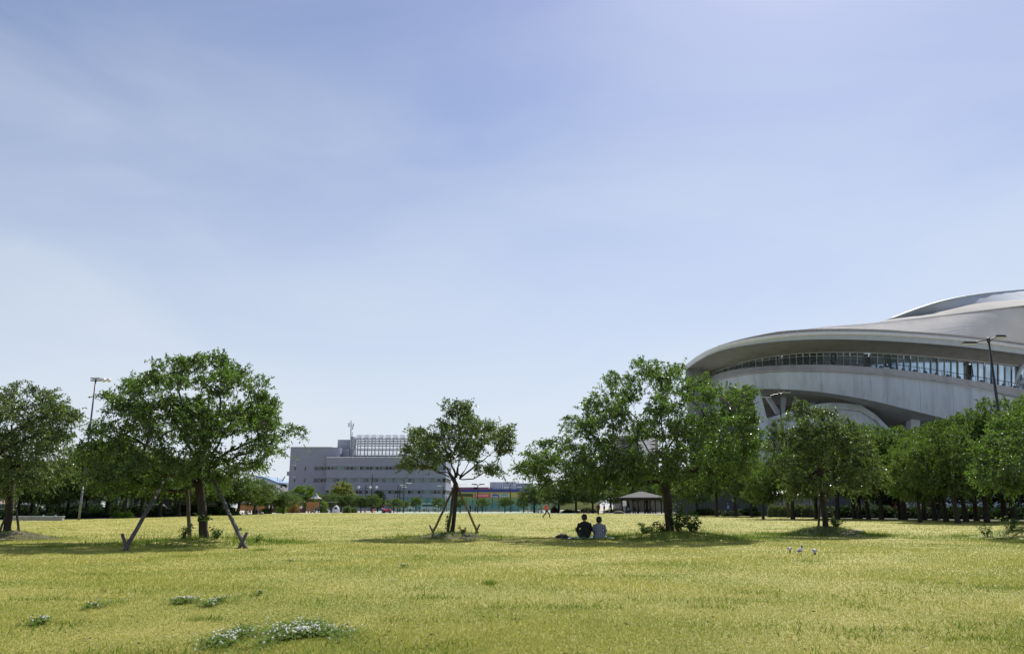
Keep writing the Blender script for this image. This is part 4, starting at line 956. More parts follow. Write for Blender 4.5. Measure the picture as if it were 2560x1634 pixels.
def pillar(name, a, b, Yt, w0, w1, dep, mat):
    (x0, y0), (x1, y1) = a, b
    top = at(x0, y0, Yt); k = (x1 - x0) / (y1 - y0)
    bot = at(x1, y1, Yt); d = (bot - top); s = top.z / -d.z if d.z < 0 else 1; bot = top + d * s if bot.z > 1 and name == 'pillar' else bot
    vs = []
    for p, w in ((top, w0), (bot, w1)):
        for sx, sy in ((0, 0), (1, 0), (1, 1), (0, 1)): vs.append(p + Vector((sx * w, sy * dep, 0)) - DO)
    m = MB().add(vs, [(0, 1, 2, 3), (7, 6, 5, 4), (0, 4, 5, 1), (1, 5, 6, 2), (2, 6, 7, 3), (3, 7, 4, 0)])
    m.build(name, mat, dome)
yb = rimY(.13)
pillar('pillar', (1881, 969), (1915, 1110), yb + 5, 1.25, 1.4, 1.4, m_conc)
pillar('pillar', (1780, 975), (1796, 1110), rimY(.05) + 8, 1.2, 1.4, 1.4, m_conc)
pillar('strut', (1906, 976), (1943, 1034), yb + 11, .8, .8, .9, m_conc)
pillar('strut', (1958, 978), (1951, 1034), yb + 11, .8, .8, .9, m_conc)
pillar('strut', (1972, 976), (2000, 1018), yb + 11, .8, .8, .9, m_conc)
pillar('strut', (2042, 984), (2026, 1012), yb + 11, .8, .8, .9, m_conc)
pillar('strut', (2052, 984), (2078, 1008), yb + 11, .7, .7, .9, m_conc)
pillar('block', (2106, 986), (2106, 1006), yb + 10, 1.3, 1.3, 2, m_conc)
pillar('block', (2278, 1040), (2278, 1072), rimY(.44) + 8, 1.6, 1.6, 2, m_conc)
# roof shell
kK = [(1713, 918), (1760, 880), (1844, 856.5), (1899, 844), (2009, 830), (2082, 820), (2151, 812), (2221, 804), (2301, 797), (2384, 787), (2460, 778), (2560, 766), (2800, 742), (3000, 730)]
def kH(px): return float(np.interp(px, [1713, 1844, 2100, 2560, 3000], [30.3, 31.5, 35, 39, 42]))
K_ = []
for t in TS:
    px, py = samp(kK, t); K_.append(at_h(px, py, kH(px)))
K_ = smooth(K_, 1); A0 = lipK
rows = []
for r in range(9):
    t = r / 8; rows.append([a.lerp(k, t) + Vector((0, 0, .6 * math.sin(math.pi * t) * min(1, i / 12))) - DO for i, (a, k) in enumerate(zip(A0, K_))])
MB().grid(rows).build('roof', m_roof, dome, smooth=True)
# roof courses near the edge, real steps
for r in range(1, 22):
    t = r / 22; L = [a.lerp(k, t) + Vector((0, 0, .6 * math.sin(math.pi * t) * min(1, i / 12) + .05)) for i, (a, k) in enumerate(zip(A0, K_))][3:]
    MB().tube(rel(L), [min(.035, .003 * i) for i in range(len(L))], 4).build('roof_seam', m_roof, dome)
# edge tiles
tm = MB()
for k in range(230):
    s = 3 + (NS - 3) * k / 230; p = interp_curve(lipT, s) + Vector((0, .8, .12)) - DO
    w_ = min(1, (s - 3) / 5); tm.box(p.x - .13, p.x + .13, p.y - .45, p.y + .5, p.z - .3, p.z - .1 + .55 * w_)
o = tm.build('edge_tiles', M('grey_edge_tile', (.36, .35, .33), .7), dome); o['kind'] = 'stuff'
kU = [(2205, 806), (2221, 801), (2260, 797), (2301, 791), (2356, 775), (2411, 762), (2484, 753), (2560, 747.5), (2800, 738), (3000, 745)]
kV = [(2205, 806), (2221, 800), (2265, 782), (2320, 762), (2374, 747.5), (2447, 735), (2560, 724), (2800, 716), (3000, 722)]
def cu(c, h0, h1, n=26):
    out_ = []
    for i in range(n + 1):
        px = c[0][0] + (3000 - c[0][0]) * i / n; py = float(np.interp(px, [p[0] for p in c], [p[1] for p in c])); hh = h0 + (h1 - h0) * min(1, i / n * 2.2)
        out_.append(at_h(px, py, hh))
    return smooth(out_, 2)
Kr = cu([(2205, 806)] + [q for q in kK if q[0] > 2205], 36, 39); U_ = cu(kU, 37, 44); V_ = cu(kV, 37.2, 48)
MB().grid([rel(Kr), rel([a.lerp(b, .5) + Vector((0, 0, .4)) for a, b in zip(Kr, U_)]), rel(U_)]).build('upper_roof', m_roofc, dome, smooth=True)
MB().grid([rel(U_), rel(V_)]).build('upper_rim', m_rim, dome, smooth=True)
MB().tube(rel([p + Vector((0, 0, .05)) for p in K_[12:]]), [min(.28, .02 * i) for i in range(len(K_) - 12)], 6).build('ridge', m_roofc, dome, smooth=True)
MB().tube(rel(V_), .22, 6).build('rim_cap', m_fascia, dome, smooth=True)
dl = [at_h(2385 + 600 * i / 12, float(np.interp(2385 + 600 * i / 12, [2385, 2470, 2560, 3000], [779, 768, 762, 752])), 40.2) - DO for i in range(13)]
MB().tube(dl, .13, 5).build('roof_gutter', m_dark, dome)
# closing shell on the far side
cc = (A_[0] + A_[-1]) / 2
backA = [Vector((2 * cc.x - p.x, 2 * cc.y - p.y, HR)) for p in A_]
MB().grid([rel([Vector((p.x, p.y, 0)) for p in backA]), rel(backA)]).build('far_wall', m_conc, dome, smooth=True)
crown_ = Vector((cc.x + 20, cc.y + 40, 44))
rr_ = [b for b in backA]
cap = MB(); ed = rel(K_) ; n_ = len(ed)
cap.grid([rel(rr_), [Vector(p).lerp(Vector((crown_.x, crown_.y, 31)) - DO, .7) for p in rel(rr_)]]).build('far_roof', m_roof, dome, smooth=True)
Vb = rel(V_); cap2 = MB().grid([Vb, [p + Vector((22 + 1.2 * i, 26, -6)) for i, p in enumerate(Vb)]]).build('top_roof', m_roofc, dome, smooth=True)
# ------------------------------------------------------------------ office block
m_tile = M('blue_grey_tiles', (.235, .255, .325), .7, .06, .6, .2, 60)
m_tile_l = M('pale_grey_panel', (.32, .34, .40), .6, .08, .8)
m_cap = M('parapet_cap', (.66, .67, .68), .5, .06)
m_wf = M('window_frame', (.50, .55, .58), .5, .06)
m_gd = glass_mat('dark_window', (.025, .03, .035), .12, .35); m_gt = glass_mat('teal_blind', (.15, .22, .24), .25, .5); m_gm = glass_mat('grey_window', (.06, .075, .085), .12, .4)
m_steel = M('galvanised_steel', (.36, .38, .41), .45, .1, 2, metal=.4)
m_solar = M('solar_panel_back', (.20, .22, .27), .5, .12, .6)
YB = 230.0
off = empty('office_building', gx(960, YB), 0, 'long blue grey office block with ribbon windows and a steel rooftop frame', 'building'); OO = Vector(off.location)
def bpx(x0, x1, y0, y1, Y, depth, mb=None, ym=None, O=None):
    """box by picture extents, x measured at the ground line; y0 upper"""
    a = gx(x0, Y).x; b = gx(x1, Y).x; z1 = zat(y0, Y); z0 = zat(y1, Y) if y1 is not None else -.05
    O = OO if O is None else O
    return (mb or MB()).box(a - O.x, b - O.x, Y - O.y, Y - O.y + depth, z0 - O.z, z1 - O.z)
XG = lambda px: 1.0
# columns measured high on the wall shrink toward the middle: use ground-line columns
def colx(px, py):  # column seen at (px,py) -> column at ground line for the same vertical edge
    X = at(px, py, YB).x; lo = gx(0, YB).x; hi = gx(2560, YB).x; return 2560 * (X - lo) / (hi - lo)
x0m = colx(817, 1150); xw0 = colx(727, 1117); xend = 1113
wz = [(1165, 1174), (1194.5, 1204.6), (1224.4, 1234)]
bands = [(1143.5, 1164.8), (1174.2, 1194.3), (1204.8, 1224.2), (1234.2, None)]
for a, b in bands: bpx(x0m, xend, a, b, YB, 22).build('wall', m_tile, off)
for a, b in wz: bpx(x0m + .6, xend - .6, a - .2, b + .2, YB + .45, 20).build('window_recess', m_dark, off)
bpx(x0m - .5, xend + .5, 1141.5, 1143.4, YB - .2, 23).build('parapet', m_cap, off)
# left wing, a little deeper
YW = YB + 3
for a, b in ((1117.5, 1165.5), (1175.5, 1195), (1205.5, None)): bpx(xw0, x0m + 30, a, b, YW, 20).build('wing_wall', m_tile, off)
wsp = [(736, 740.5), (761.5, 766), (786, 818)]
cols = [xw0] + [q for s in wsp for q in (colx(s[0], 1170), colx(s[1], 1170))] + [x0m + 30]
for (a, b) in ((1165.5, 1175.5), (1195, 1205.5)):
    for i in range(0, len(cols) - 1, 2): bpx(cols[i], cols[i + 1], a, b, YW, 20).build('wing_wall', m_tile, off)
    bpx(xw0 + .5, x0m + 20, a - .2, b + .2, YW + .5, 18).build('window_recess', m_dark, off)
bpx(xw0 - .4, x0m + 12, 1116, 1117.4, YW - .2, 20.5).build('parapet', m_cap, off)
bpx(xw0 - 6, xw0 - .1, 1178, 1188, YW + 2, 3).build('balcony', m_tile_l, off)
# windows
rw = random.Random(4); wcache = {}
def window(px0, px1, ya, yb, Y, npn, glassy):
    a = gx(px0, Y).x; b = gx(px1, Y).x; z1 = zat(ya, Y); z0 = zat(yb, Y); w = b - a; h = z1 - z0; key = (round(w, 2), round(h, 2), npn)
    if key not in wcache:
        m = MB(); t = .06
        m.box(0, w, -.05, .08, 0, t); m.box(0, w, -.05, .08, h - t, h)
        for i in range(npn + 1): x = (w - t) * i / npn; m.box(x, x + t, -.055, .085, t + .002, h - t - .002)
        wcache[key] = m.mesh('window'); wcache[key].materials.append(m_wf)
    o = link_mesh('window', wcache[key], None, off, Vector((a, Y + .2, z0)) - OO)
    for i in range(npn):
        k2 = (key, i, glassy[i % len(glassy)].name)
        if k2 not in wcache:
            pw = (w - .11) / npn
            wcache[k2] = MB().box(pw * i + .11, pw * (i + 1), .02, .05, .11, h - .11).mesh('pane'); wcache[k2].materials.append(glassy[i % len(glassy)])
        link_mesh('pane', wcache[k2], None, o)
for r, (ya, yb) in enumerate(wz):
    x = x0m + 1; i = 0
    while x < xend - 10:
        pal = {0: [m_gd, m_gd, m_gm, m_gt, m_gd], 1: [m_gt, m_gt, m_gt, m_gm], 2: [m_gd, m_gd, m_gt, m_gd, m_gm]}[r]
        window(x, x + 18.0, ya + .4, yb - .2, YB, 2, [rw.choice(pal), rw.choice(pal)])
        window(x + 19.6, x + 22.8, ya + .4, yb - .2, YB, 1, [rw.choice([m_gd, m_gm, m_gt])])
        x += 24.6; i += 1
for (a, b) in ((1166, 1175), (1195.5, 1205)):
    window(colx(736.4, 1170), colx(740.2, 1170), a, b, YW, 1, [m_gd]); window(colx(761.9, 1170), colx(765.6, 1170), a, b, YW, 1, [m_gd])
    window(colx(787, 1170), colx(796, 1170), a, b, YW, 1, [m_gm]); window(colx(797.5, 1170), colx(800.5, 1170), a, b, YW, 1, [m_gd]); window(colx(802, 1170), colx(816.5, 1170), a, b, YW, 2, [m_gd, m_gm])
for xx in (734, 739): 
    for yy in (1162, 1192): MB().lathe(at(xx, yy, YW - .1) - OO, [(.01, -.2), (.25, -.1), (.25, .1), (.01, .2)], 8).build('vent_hood', m_cap, off)
# roof top
YT = YB + 8
def X_(px, py): return at(px, py, YT).x - OO.x
def Z_(py): return zat(py, YT) - OO.z
def tb(name, xa, xb, ya, yb, d0, d1, mat, py=None):
    py = py or ya; MB().box(X_(xa, py), X_(xb, py), YT - OO.y + d0, YT - OO.y + d1, Z_(yb), Z_(ya)).build(name, mat, off)
tb('stair_tower', 841, 873, 1097, 1121, 2, 8, m_tile_l)
tb('roof_wall', 836, 874, 1121.3, 1142, 0, 8, m_tile_l)
tb('plant_wall', 874.3, 884, 1090, 1141, 1.0, 5, m_tile_l)
tb('roof_vent', 835, 838.5, 1112, 1117, 5, 6, m_steel)
xs = [883 + 18.3 * i for i in range(9)]
for i, x in enumerate(xs):
    MB().box(X_(x, 1110) - .14, X_(x, 1110) + .14, 0 + YT - OO.y, .3 + YT - OO.y, Z_(1142), Z_(1092)).build('column', m_steel, off)
    MB().box(X_(x, 1110) - .14, X_(x, 1110) + .14, 7 + YT - OO.y, 7.3 + YT - OO.y, Z_(1142), Z_(1082)).build('column', m_steel, off)
    MB().tube([(X_(x, 1090), YT - OO.y, Z_(1097)), (X_(x, 1090), YT - OO.y + 1.2, Z_(1088)), (X_(x, 1090), YT - OO.y + 4, Z_(1084)), (X_(x, 1090), YT - OO.y + 7, Z_(1081.5))], .10, 5).build('arched_rafter', m_steel, off)
    if i < 8:
        x2 = xs[i + 1]; m = MB(); w = .25
        P = [(X_(x, 1090) + w, YT - OO.y + 1.2, Z_(1095)), (X_(x2, 1090) - w, YT - OO.y + 1.2, Z_(1095)), (X_(x2, 1090) - w, YT - OO.y + 7, Z_(1081.7)), (X_(x, 1090) + w, YT - OO.y + 7, Z_(1081.7))]
        m.add([Vector(p) for p in P] + [Vector(p) + Vector((0, .05, .12)) for p in P], [(0, 1, 2, 3), (7, 6, 5, 4), (0, 4, 5, 1), (1, 5, 6, 2), (2, 6, 7, 3), (3, 7, 4, 0)]).build('solar_panel', m_solar, off)
        MB().bar((X_(x, 1095), YT - OO.y - .1, Z_(1096.5)), (X_(x2, 1095), YT - OO.y + 2, Z_(1091)), .09).build('brace', m_cap, off)
for y, w in ((1097.5, .35), (1103.5, .2), (1106.5, .14), (1110.5, .3), (1121, .25)):
    for d in (0.02, 6.9): MB().box(X_(883, 1110), X_(xs[-1], 1110), YT - OO.y + d - .16, YT - OO.y + d - .02, Z_(y) - w / 2, Z_(y) + w / 2).build('beam', m_steel, off)
for y in (1123.5, 1135.5): MB().box(X_(883, 1130), X_(1100, 1130), YT - OO.y - .5, YT - OO.y - .4, Z_(y) - .05, Z_(y) + .05).build('railing', m_steel, off)
for k in range(110):
    x = X_(883, 1130) + (X_(1100, 1130) - X_(883, 1130)) * k / 110
    MB().box(x - .025, x + .025, YT - OO.y - .49, YT - OO.y - .41, Z_(1135.4), Z_(1123.6)).build('baluster', m_steel, off)
tb('roof_kerb', 884.3, 1110, 1136.5, 1142, 1, 7, m_tile_l, 1130)
# mast
mast = empty('antenna_mast', at(877, 1141, YT + .4), 0, 'thin steel mast with three slim antenna panels on the office roof', 'antenna'); MO = Vector(mast.location)
MB().tube([Vector((0, 0, 0)), at(877.5, 1050, YT + .4) - MO], [.30, .12], 8).build('pole', m_steel, mast)
for (x0, y0, x1, y1) in ((872.5, 1056, 872, 1067), (884, 1058, 881, 1073), (877.8, 1056, 877.5, 1068)):
    MB().bar(at(x0, y0, YT - .2) - MO, at(x1, y1, YT - .2) - MO, .32, .2).build('antenna_panel', m_steel, mast)
    MB().bar(at(x0, y0 + 5, YT - .1) - MO, at(877.6, y0 + 6, YT + .4) - MO, .1).build('bracket', m_steel, mast)
MB().bar(at(881, 1079, YT + .2) - MO, at(881, 1141, YT + .2) - MO, .16).build('cable_tray', m_steel, mast)

# ------------------------------------------------------------------ shop hall far behind the tennis fence
YS = 300.0
m_blue = M('blue_fascia', (.025, .04, .22), .5, .08, .2); m_lime = M('lime_wall', (.42, .44, .13), .6, .06, .2); m_red = M('faded_red_roof', (.50, .19, .18), .7, .1, .2)
m_redb = M('red_banner', (.60, .06, .09), .6, .08); m_white = M('white_paint', (.78, .79, .78), .5, .04); m_dgreen = M('dark_green_sign', (.035, .06, .02), .6, .1)
m_teal = M('teal_sign', (.10, .28, .33), .5, .1); m_navy = M('navy_sign', (.03, .06, .30), .5, .1); m_galv = M('silver_duct', (.40, .44, .50), .35, .12, .5, metal=.5)
shop = empty('shop_hall', gx(1300, YS), 0, 'lime green shop hall with a blue fascia and red sign panels beyond the fence', 'building'); HO = Vector(shop.location)
def sb(name, xa, xb, ya, yb, d, dep, mat): return bpx(xa, xb, ya, yb, YS + d, dep, None, None, HO).build(name, mat, shop)
sb('wall', 1090, 1500, 1229.3, None, 0, 40, m_lime); sb('fascia', 1086, 1500, 1222.8, 1229.2, -.6, 41, m_blue)
sb('red_roof', 1090, 1221, 1217, 1222.7, 6, 20, m_red); sb('roof_hatch', 1184, 1193, 1216.6, 1222, 5.5, .4, m_dgreen)
sb('entrance_sign', 1115, 1181.5, 1233.6, 1240.5, -.35, .3, m_dgreen)
o = sb('red_banner', 1187, 1224.5, 1234, 1242.4, -.35, .3, m_redb)
rr2 = random.Random(2)
for k in range(7):
    x = 1191 + k * 4.6; mb = MB(); xx = gx(x, YS - .4).x - HO.x; z = zat(1240.8, YS)
    mb.box(xx, xx + .12, -.42, -.38, z, z + .85); mb.box(xx - .15, xx + .38, -.42, -.38, z + .4, z + .5); 
    if k % 2: mb.box(xx + .28, xx + .38, -.42, -.38, z, z + .7)
    b_ = mb.build('lettering', m_white, shop)
def signblob(x0, x1, mat, w2):
    a = gx(x0, YS).x - HO.x; b = gx(x1, YS).x - HO.x; z0 = zat(1242.3, YS); z1 = zat(1233.4, YS); h = z1 - z0; w = b - a
    prof = [(0, .0), (1, .0), (1, .6), (.93, .75), (.85, .8), (.78, 1), (.22, 1), (.15, .8), (.07, .75), (0, .6)]
    for name, s, y, m_ in (('sign_panel', 1.0, -.35, m_white), ('sign_face', .86, -.45, mat)):
        pts = [((a + w / 2) + (u - .5) * w * s, z0 + h / 2 + (v - .5) * h * s) for u, v in prof]; n = len(pts)
        MB().add([(p[0], y, p[1]) for p in pts] + [(p[0], y + .08, p[1]) for p in pts], [tuple(range(n)), tuple(range(2 * n - 1, n - 1, -1))] + [(i, i + n, (i + 1) % n + n, (i + 1) % n) for i in range(n)]).build(name, m_, shop)
    for k in range(3): MB().box(a + w * (.2 + .22 * k), a + w * (.34 + .22 * k), -.50, -.46, z0 + h * .22, z0 + h * .42).build('lettering', m_white, shop)
signblob(1227.5, 1248.5, m_navy, 0); signblob(1250.5, 1271.5, m_teal, 0); signblob(1295.5, 1312.5, m_redb, 0)
# rooftop plant: two curved silver housings and a flat one
for x0, x1, yt, nm in ((1224, 1255.5, 1204.5, 'curved_housing'), (1256, 1292, 1204, 'curved_housing')):
    a = gx(x0, YS + 12).x - HO.x; b = gx(x1, YS + 12).x - HO.x; r = (b - a) / 2; z0 = zat(1221.5, YS + 12); z1 = zat(yt, YS + 12)
    mb = MB(); n = 14; top = []; bot = []
    for k in range(n + 1):
        an = math.pi * k / n; top.append((a + r - r * math.cos(an), 12 - math.sin(an) * r * .45, z1)); bot.append((top[-1][0], top[-1][1], z0))
    mb.grid([bot, top]); mb.add(top + [(a, 18, z1), (b, 18, z1)], [tuple(range(n + 1)) + (n + 2, n + 1)]); mb.build(nm, m_galv, shop)
bpx(1292.3, 1332, 1207, 1221, YS + 12, 12, None, None, HO).build('plant_box', m_tile_l, shop)
sb('roof_deck', 1221, 1500, 1221, 1222.7, 8, 30, m_tile_l)

# white arched hall at left of the office block
YH = 262.0
hall = empty('white_hall', gx(690, YH), 0, 'white building with a shallow blue arched roof left of the office block', 'building'); HL = Vector(hall.location)
bpx(650, 724, 1206, None, YH, 20, None, None, HL).build('wall', M('white_render', (.74, .75, .76), .7, .05), hall)
m_bluer = M('blue_metal_roof', (.16, .26, .40), .45, .1, .5); arch = [(640, 1188), (655, 1190.5), (668, 1194), (680, 1199), (692, 1204), (704, 1207), (716, 1211)]
mbh = MB(); fr = [at(x, y, YH - .5) - HL for x, y in arch]; bk = [p + Vector((0, 22, 0)) for p in fr]; fb = [p - Vector((0, 0, .7)) for p in fr]
mbh.grid([bk, fr, fb]).build('roof', m_bluer, hall)
gz = zat(1206, YH) - HL.z
MB().add(fb + [Vector((fb[-1].x, fb[-1].y, gz - .6)), Vector((fb[0].x, fb[0].y, gz - .6))], [tuple(range(len(fb) + 2))]).build('gable', M('grey_gable', (.42, .47, .50), .6), hall)
for x in (697, 709): bpx(x, x + 4.5, 1213.5, 1218.5, YH - .1, .3, None, None, HL).build('window', m_gm, hall)
for x, y in ((694, 1192), (700, 1197)): MB().tube([at(x, 1206, YH + 4) - HL, at(x, y, YH + 4) - HL], .12, 5).build('roof_pipe', m_steel, hall)
MB().bar(at(705, 1203, YH + 4) - HL, at(713, 1190, YH + 4) - HL, .4).build('roof_stair', m_steel, hall)

# apartment block with white zigzag stairs behind the widest tree
YA = 235.0
apt = empty('apartment_block', gx(1600, YA), 0, 'grey brown apartment block with white zigzag stairs glimpsed through the widest tree', 'building'); AO = Vector(apt.location)
m_brn = M('grey_brown_tiles', (.22, .19, .175), .8, .12, .5)
bpx(1548, 1652, 1090, None, YA, 14, None, None, AO).build('wall', m_brn, apt)
for r in range(11):
    y = 1097 + r * 9.4; bpx(1552, 1590, y, y + 3.6, YA - .25, .2, None, None, AO).build('window_band', m_gm, apt)
    MB().bar(at(1598 if r % 2 else 1632, y, YA - 1) - AO, at(1632 if r % 2 else 1598, y + 9.4, YA - 1) - AO, .3, .9).build('stair_flight', m_cap, apt)
    MB().bar(at(1594, y, YA - 1) - AO, at(1637, y, YA - 1) - AO, .8, .35).build('stair_landing', m_white, apt)
bpx(1546, 1654, 1088, 1089.9, YA - .3, 14.6, None, None, AO).build('parapet', m_cap, apt)

# ------------------------------------------------------------------ left background buildings
m_house = M('pale_house_wall', (.36, .36, .35), .8, .08, .4); m_brroof = M('brown_roof', (.24, .15, .11), .8, .2, 1)
YL = 104.0
h1 = empty('pale_house', gx(100, YL), 0, 'pale grey house with dark windows seen between trunks at the left', 'building'); L1 = Vector(h1.location)
bpx(56, 152, 1238, None, YL, 10, None, None, L1).build('wall', m_house, h1)
bpx(50, 158, 1230, 1237.9, YL - .6, 11, None, None, L1).build('roof', m_brroof, h1)
for x, y, w, h in ((102, 1265, 10, 6), (134, 1264, 9, 10), (124, 1250, 12, 3)): bpx(x, x + w, y, y + h, YL - .08, .2, None, None, L1).build('window', m_gm, h1)
for x in (54, 58): bpx(x, x + 2, 1250, None, YL - 2, .3, None, None, L1).build('post', m_cap, h1)
h2 = empty('brown_house', gx(0, YL), 0, 'house with a brown tiled roof cut by the left edge', 'building'); L2 = Vector(h2.location)
bpx(-70, 14, 1256, None, YL, 10, None, None, L2).build('wall', m_house, h2)
a, b = gx(-76, YL).x - L2.x, gx(18, YL).x - L2.x; z0 = zat(1262, YL); z1 = zat(1226, YL)
MB().add([(a, -1, z0), (b, -1, z0), (b - 1.5, 5, z1), (a + 1, 5, z1), (a, 11, z0), (b, 11, z0)], [(0, 1, 2, 3), (3, 2, 5, 4), (1, 5, 2), (0, 3, 4)]).build('roof', M('tan_brown_tiles', (.34, .24, .18), .8, .2, 2), h2)
YM = 112.0
h3 = empty('columned_building', gx(330, YM), 0, 'dim grey building with white columns behind the big left tree', 'building'); L3 = Vector(h3.location)
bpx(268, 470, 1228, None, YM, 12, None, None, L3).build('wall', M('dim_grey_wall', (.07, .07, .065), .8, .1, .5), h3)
bpx(262, 476, 1218, 1227.8, YM - 2, 15, None, None, L3).build('roof', m_brroof, h3)
for x in (291, 315, 343, 357): bpx(x, x + 3.2, 1228, None, YM - 1.5, .4, None, None, L3).build('column', m_white, h3)
for x in (296, 300, 304, 308, 322, 328): bpx(x, x + 2.2, 1240, 1275, YM - .1, .09, None, None, L3).build('window_strip', m_tile_l, h3)
# concrete low wall
lw = empty('low_wall', gx(60, 71), 0, 'low stained concrete wall along the lawn at the left', 'wall'); LW = Vector(lw.location)
a = gx(20, 71).x - LW.x; b = gx(155, 71).x - LW.x
m_lw = conc('stained_wall', (.36, .34, .31))
for k in range(7): 
    xx = a + (b - a) * k / 7; MB().box(xx + .01, xx + (b - a) / 7 - .01, 0, .35, -.05, .33).build('wall_block', m_lw, lw)
MB().box(a - .03, b + .04, -.04, .39, .332, .38).build('coping', m_conc, lw)
for x in (104, 135): MB().lathe((gx(x, 71).x - LW.x, .17, .38), [(.06, 0), (.06, .05), (.01, .08)], 8).build('stud', m_conc, lw)
tag(MB().grid([[gx(p, 67.4, .008) for p in (-200, 0, 60, 110)], [gx(p, 68.6, .008) for p in (-200, 0, 60, 106)]]).build('path', m_dust), kind='structure')

# cars parked behind the wall
def car(px, Y, label, mat, rz):
    root = empty('parked_car', gx(px, Y), rz, label, 'car', 'cars parked behind the trees at the left')
    prof = [(-2.1, .35), (-2.1, .8), (-1.9, .95), (-1.1, 1.05), (-.6, 1.45), (.9, 1.5), (1.5, 1.05), (2.1, .9), (2.15, .35)]
    n = len(prof); m = MB()
    m.add([(x, -.82, z) for x, z in prof] + [(x, .82, z) for x, z in prof], [tuple(range(n)), tuple(range(2 * n - 1, n - 1, -1))] + [(i, (i + 1) % n, (i + 1) % n + n, i + n) for i in range(n)])
    bo = m.build('body', mat, root); bv = bo.modifiers.new('bevel', 'BEVEL'); bv.width = .07; bv.segments = 2
    for s in (-1, 1):
        MB().add([(-.95, s * .83, 1.03), (.0, s * .83, 1.03), (.0, s * .83, 1.38), (-.6, s * .83, 1.38)], [(0, 1, 2, 3)]).build('side_window', m_gd, root)
        MB().add([(.1, s * .83, 1.03), (1.3, s * .83, 1.03), (.85, s * .83, 1.4), (.1, s * .83, 1.4)], [(0, 1, 2, 3)]).build('side_window', m_gd, root)
        for x in (-1.3, 1.35):
            w = MB().tube([(x, s * .84, .32), (x, s * .66, .32)], .32, 14).build('wheel', m_dark, root); MB().tube([(x, s * .85, .32), (x, s * .83, .32)], .2, 10).build('hubcap', m_steel, w)
        MB().box(2.1, 2.17, s * .6 - .14, s * .6 + .14, .66, .8).build('headlight', m_white, root)
m_carw = M('white_car_paint', (.75, .76, .78), .3, .03)
car(2, 92, 'white car half cut by the left edge', m_carw, .1); car(78, 95, 'white car parked in front of the pale house', m_carw, 3.2); car(385, 106, 'white car behind the big left tree, glimpsed between trunks', m_carw, .3)

# ------------------------------------------------------------------ lamps
m_pole = M('dark_blue_pole', (.03, .04, .09), .45, .1); m_black = M('black_metal', (.02, .02, .022), .5, .1); m_lens = M('lamp_lens', (.75, .76, .74), .3, .04)
fl = empty('floodlight_pole', gx(197, 73), 0, 'tall dark blue floodlight pole behind the trees at left', 'light pole'); FO = Vector(fl.location)
zt = zat(952, 73)
MB().tube([(0, 0, 0), (0, 0, 3.0)], [.10, .09], 10).build('lower_pole', M('grey_pole', (.15, .16, .17), .5), fl, smooth=True)
MB().tube([(0, 0, 3.0), (0, 0, zt)], [.09, .07], 10).build('pole', m_pole, fl, smooth=True)
MB().box(-.45, .75, -.12, .12, zt, zt + .09).build('crossarm', m_pole, fl)
MB().box(-.42, .45, -.22, .22, zt + .2, zt + .3).build('lamp_head', m_steel, fl); MB().bar((0, 0, zt), (0, 0, zt + .22), .1).build('lamp_mount', m_pole, fl)
for x in (.75, 1.25):
    MB().tube([(x - .25, .1, zt + .12), (x + .05, -.15, zt + .06), (x + .12, -.22, zt + .05)], [.08, .18, .21], 12).build('floodlight', m_cap, fl, smooth=True)
    MB().bar((x - .3, 0, zt + .05), (x, 0, zt + .1), .07).build('floodlight_bracket', m_pole, fl)
MB().box(1.02, 1.35, -.06, .06, zt - 1.55, zt - 1.1).build('small_sign', M('green_plate', (.05, .12, .08), .5), fl); MB().bar((0, 0, zt - 1.3), (1.05, 0, zt - 1.3), .05).build('sign_arm', m_pole, fl)
MB().box(.25, 1.25, -.12, .12, zat(1211, 73), zat(1211, 73) + .12).build('low_lamp_head', M('worn_orange_lamp', (.40, .30, .22), .6), fl); MB().bar((0, 0, zat(1207, 73)), (.4, 0, zat(1210, 73)), .07).build('low_lamp_arm', m_pole, fl)

def park_lamp(px, Y, topy, label):
    r = empty('park_lamp', gx(px, Y), 0, label, 'street lamp', 'tall twin armed park lamps before the arena'); H = zat(topy, Y)
    MB().tube([(0, 0, 0), (0, 0, H * .5), (0, 0, H)], [.14, .11, .075], 10).build('pole', m_black, r, smooth=True)
    MB().lathe((0, 0, H), [(.09, -.1), (.13, 0), (.12, .25), (.02, .32)], 10).build('cap', m_black, r)
    for (dx, dy, dz, L, hx) in ((-1.25, -.3, -.25, 1.0, -1), (.75, .2, .35, .75, 1)):
        MB().tube([(0, 0, H + .1), (dx * .5, dy * .5, H + .12 + dz * .3), (dx, dy, H + .1 + dz)], [.06, .05, .045], 6).build('arm', m_black, r)
        m = MB(); x0 = dx - .15 * hx; x1 = dx + L * hx * .9; a_, b_ = min(x0, x1), max(x0, x1)
        m.add([(a_, dy - .17, H + dz), (b_, dy - .17, H + dz), (b_, dy + .17, H + dz), (a_, dy + .17, H + dz), (a_ + .1, dy - .12, H + dz + .16), (b_ - .1, dy - .12, H + dz + .16), (b_ - .1, dy + .12, H + dz + .16), (a_ + .1, dy + .12, H + dz + .16)],
              [(0, 3, 2, 1), (4, 5, 6, 7), (0, 1, 5, 4), (1, 2, 6, 5), (2, 3, 7, 6), (3, 0, 4, 7)]); hd = m.build('lamp_head', m_black, r)
        MB().box(a_ + .04, b_ - .04, dy - .14, dy + .14, H + dz - .05, H + dz - .003).build('lens', m_lens, hd)
park_lamp(2536, 56, 853, 'tall black lamp standing out against the arena at far right')
park_lamp(1972, 90, 987, 'black lamp in front of the arena struts')
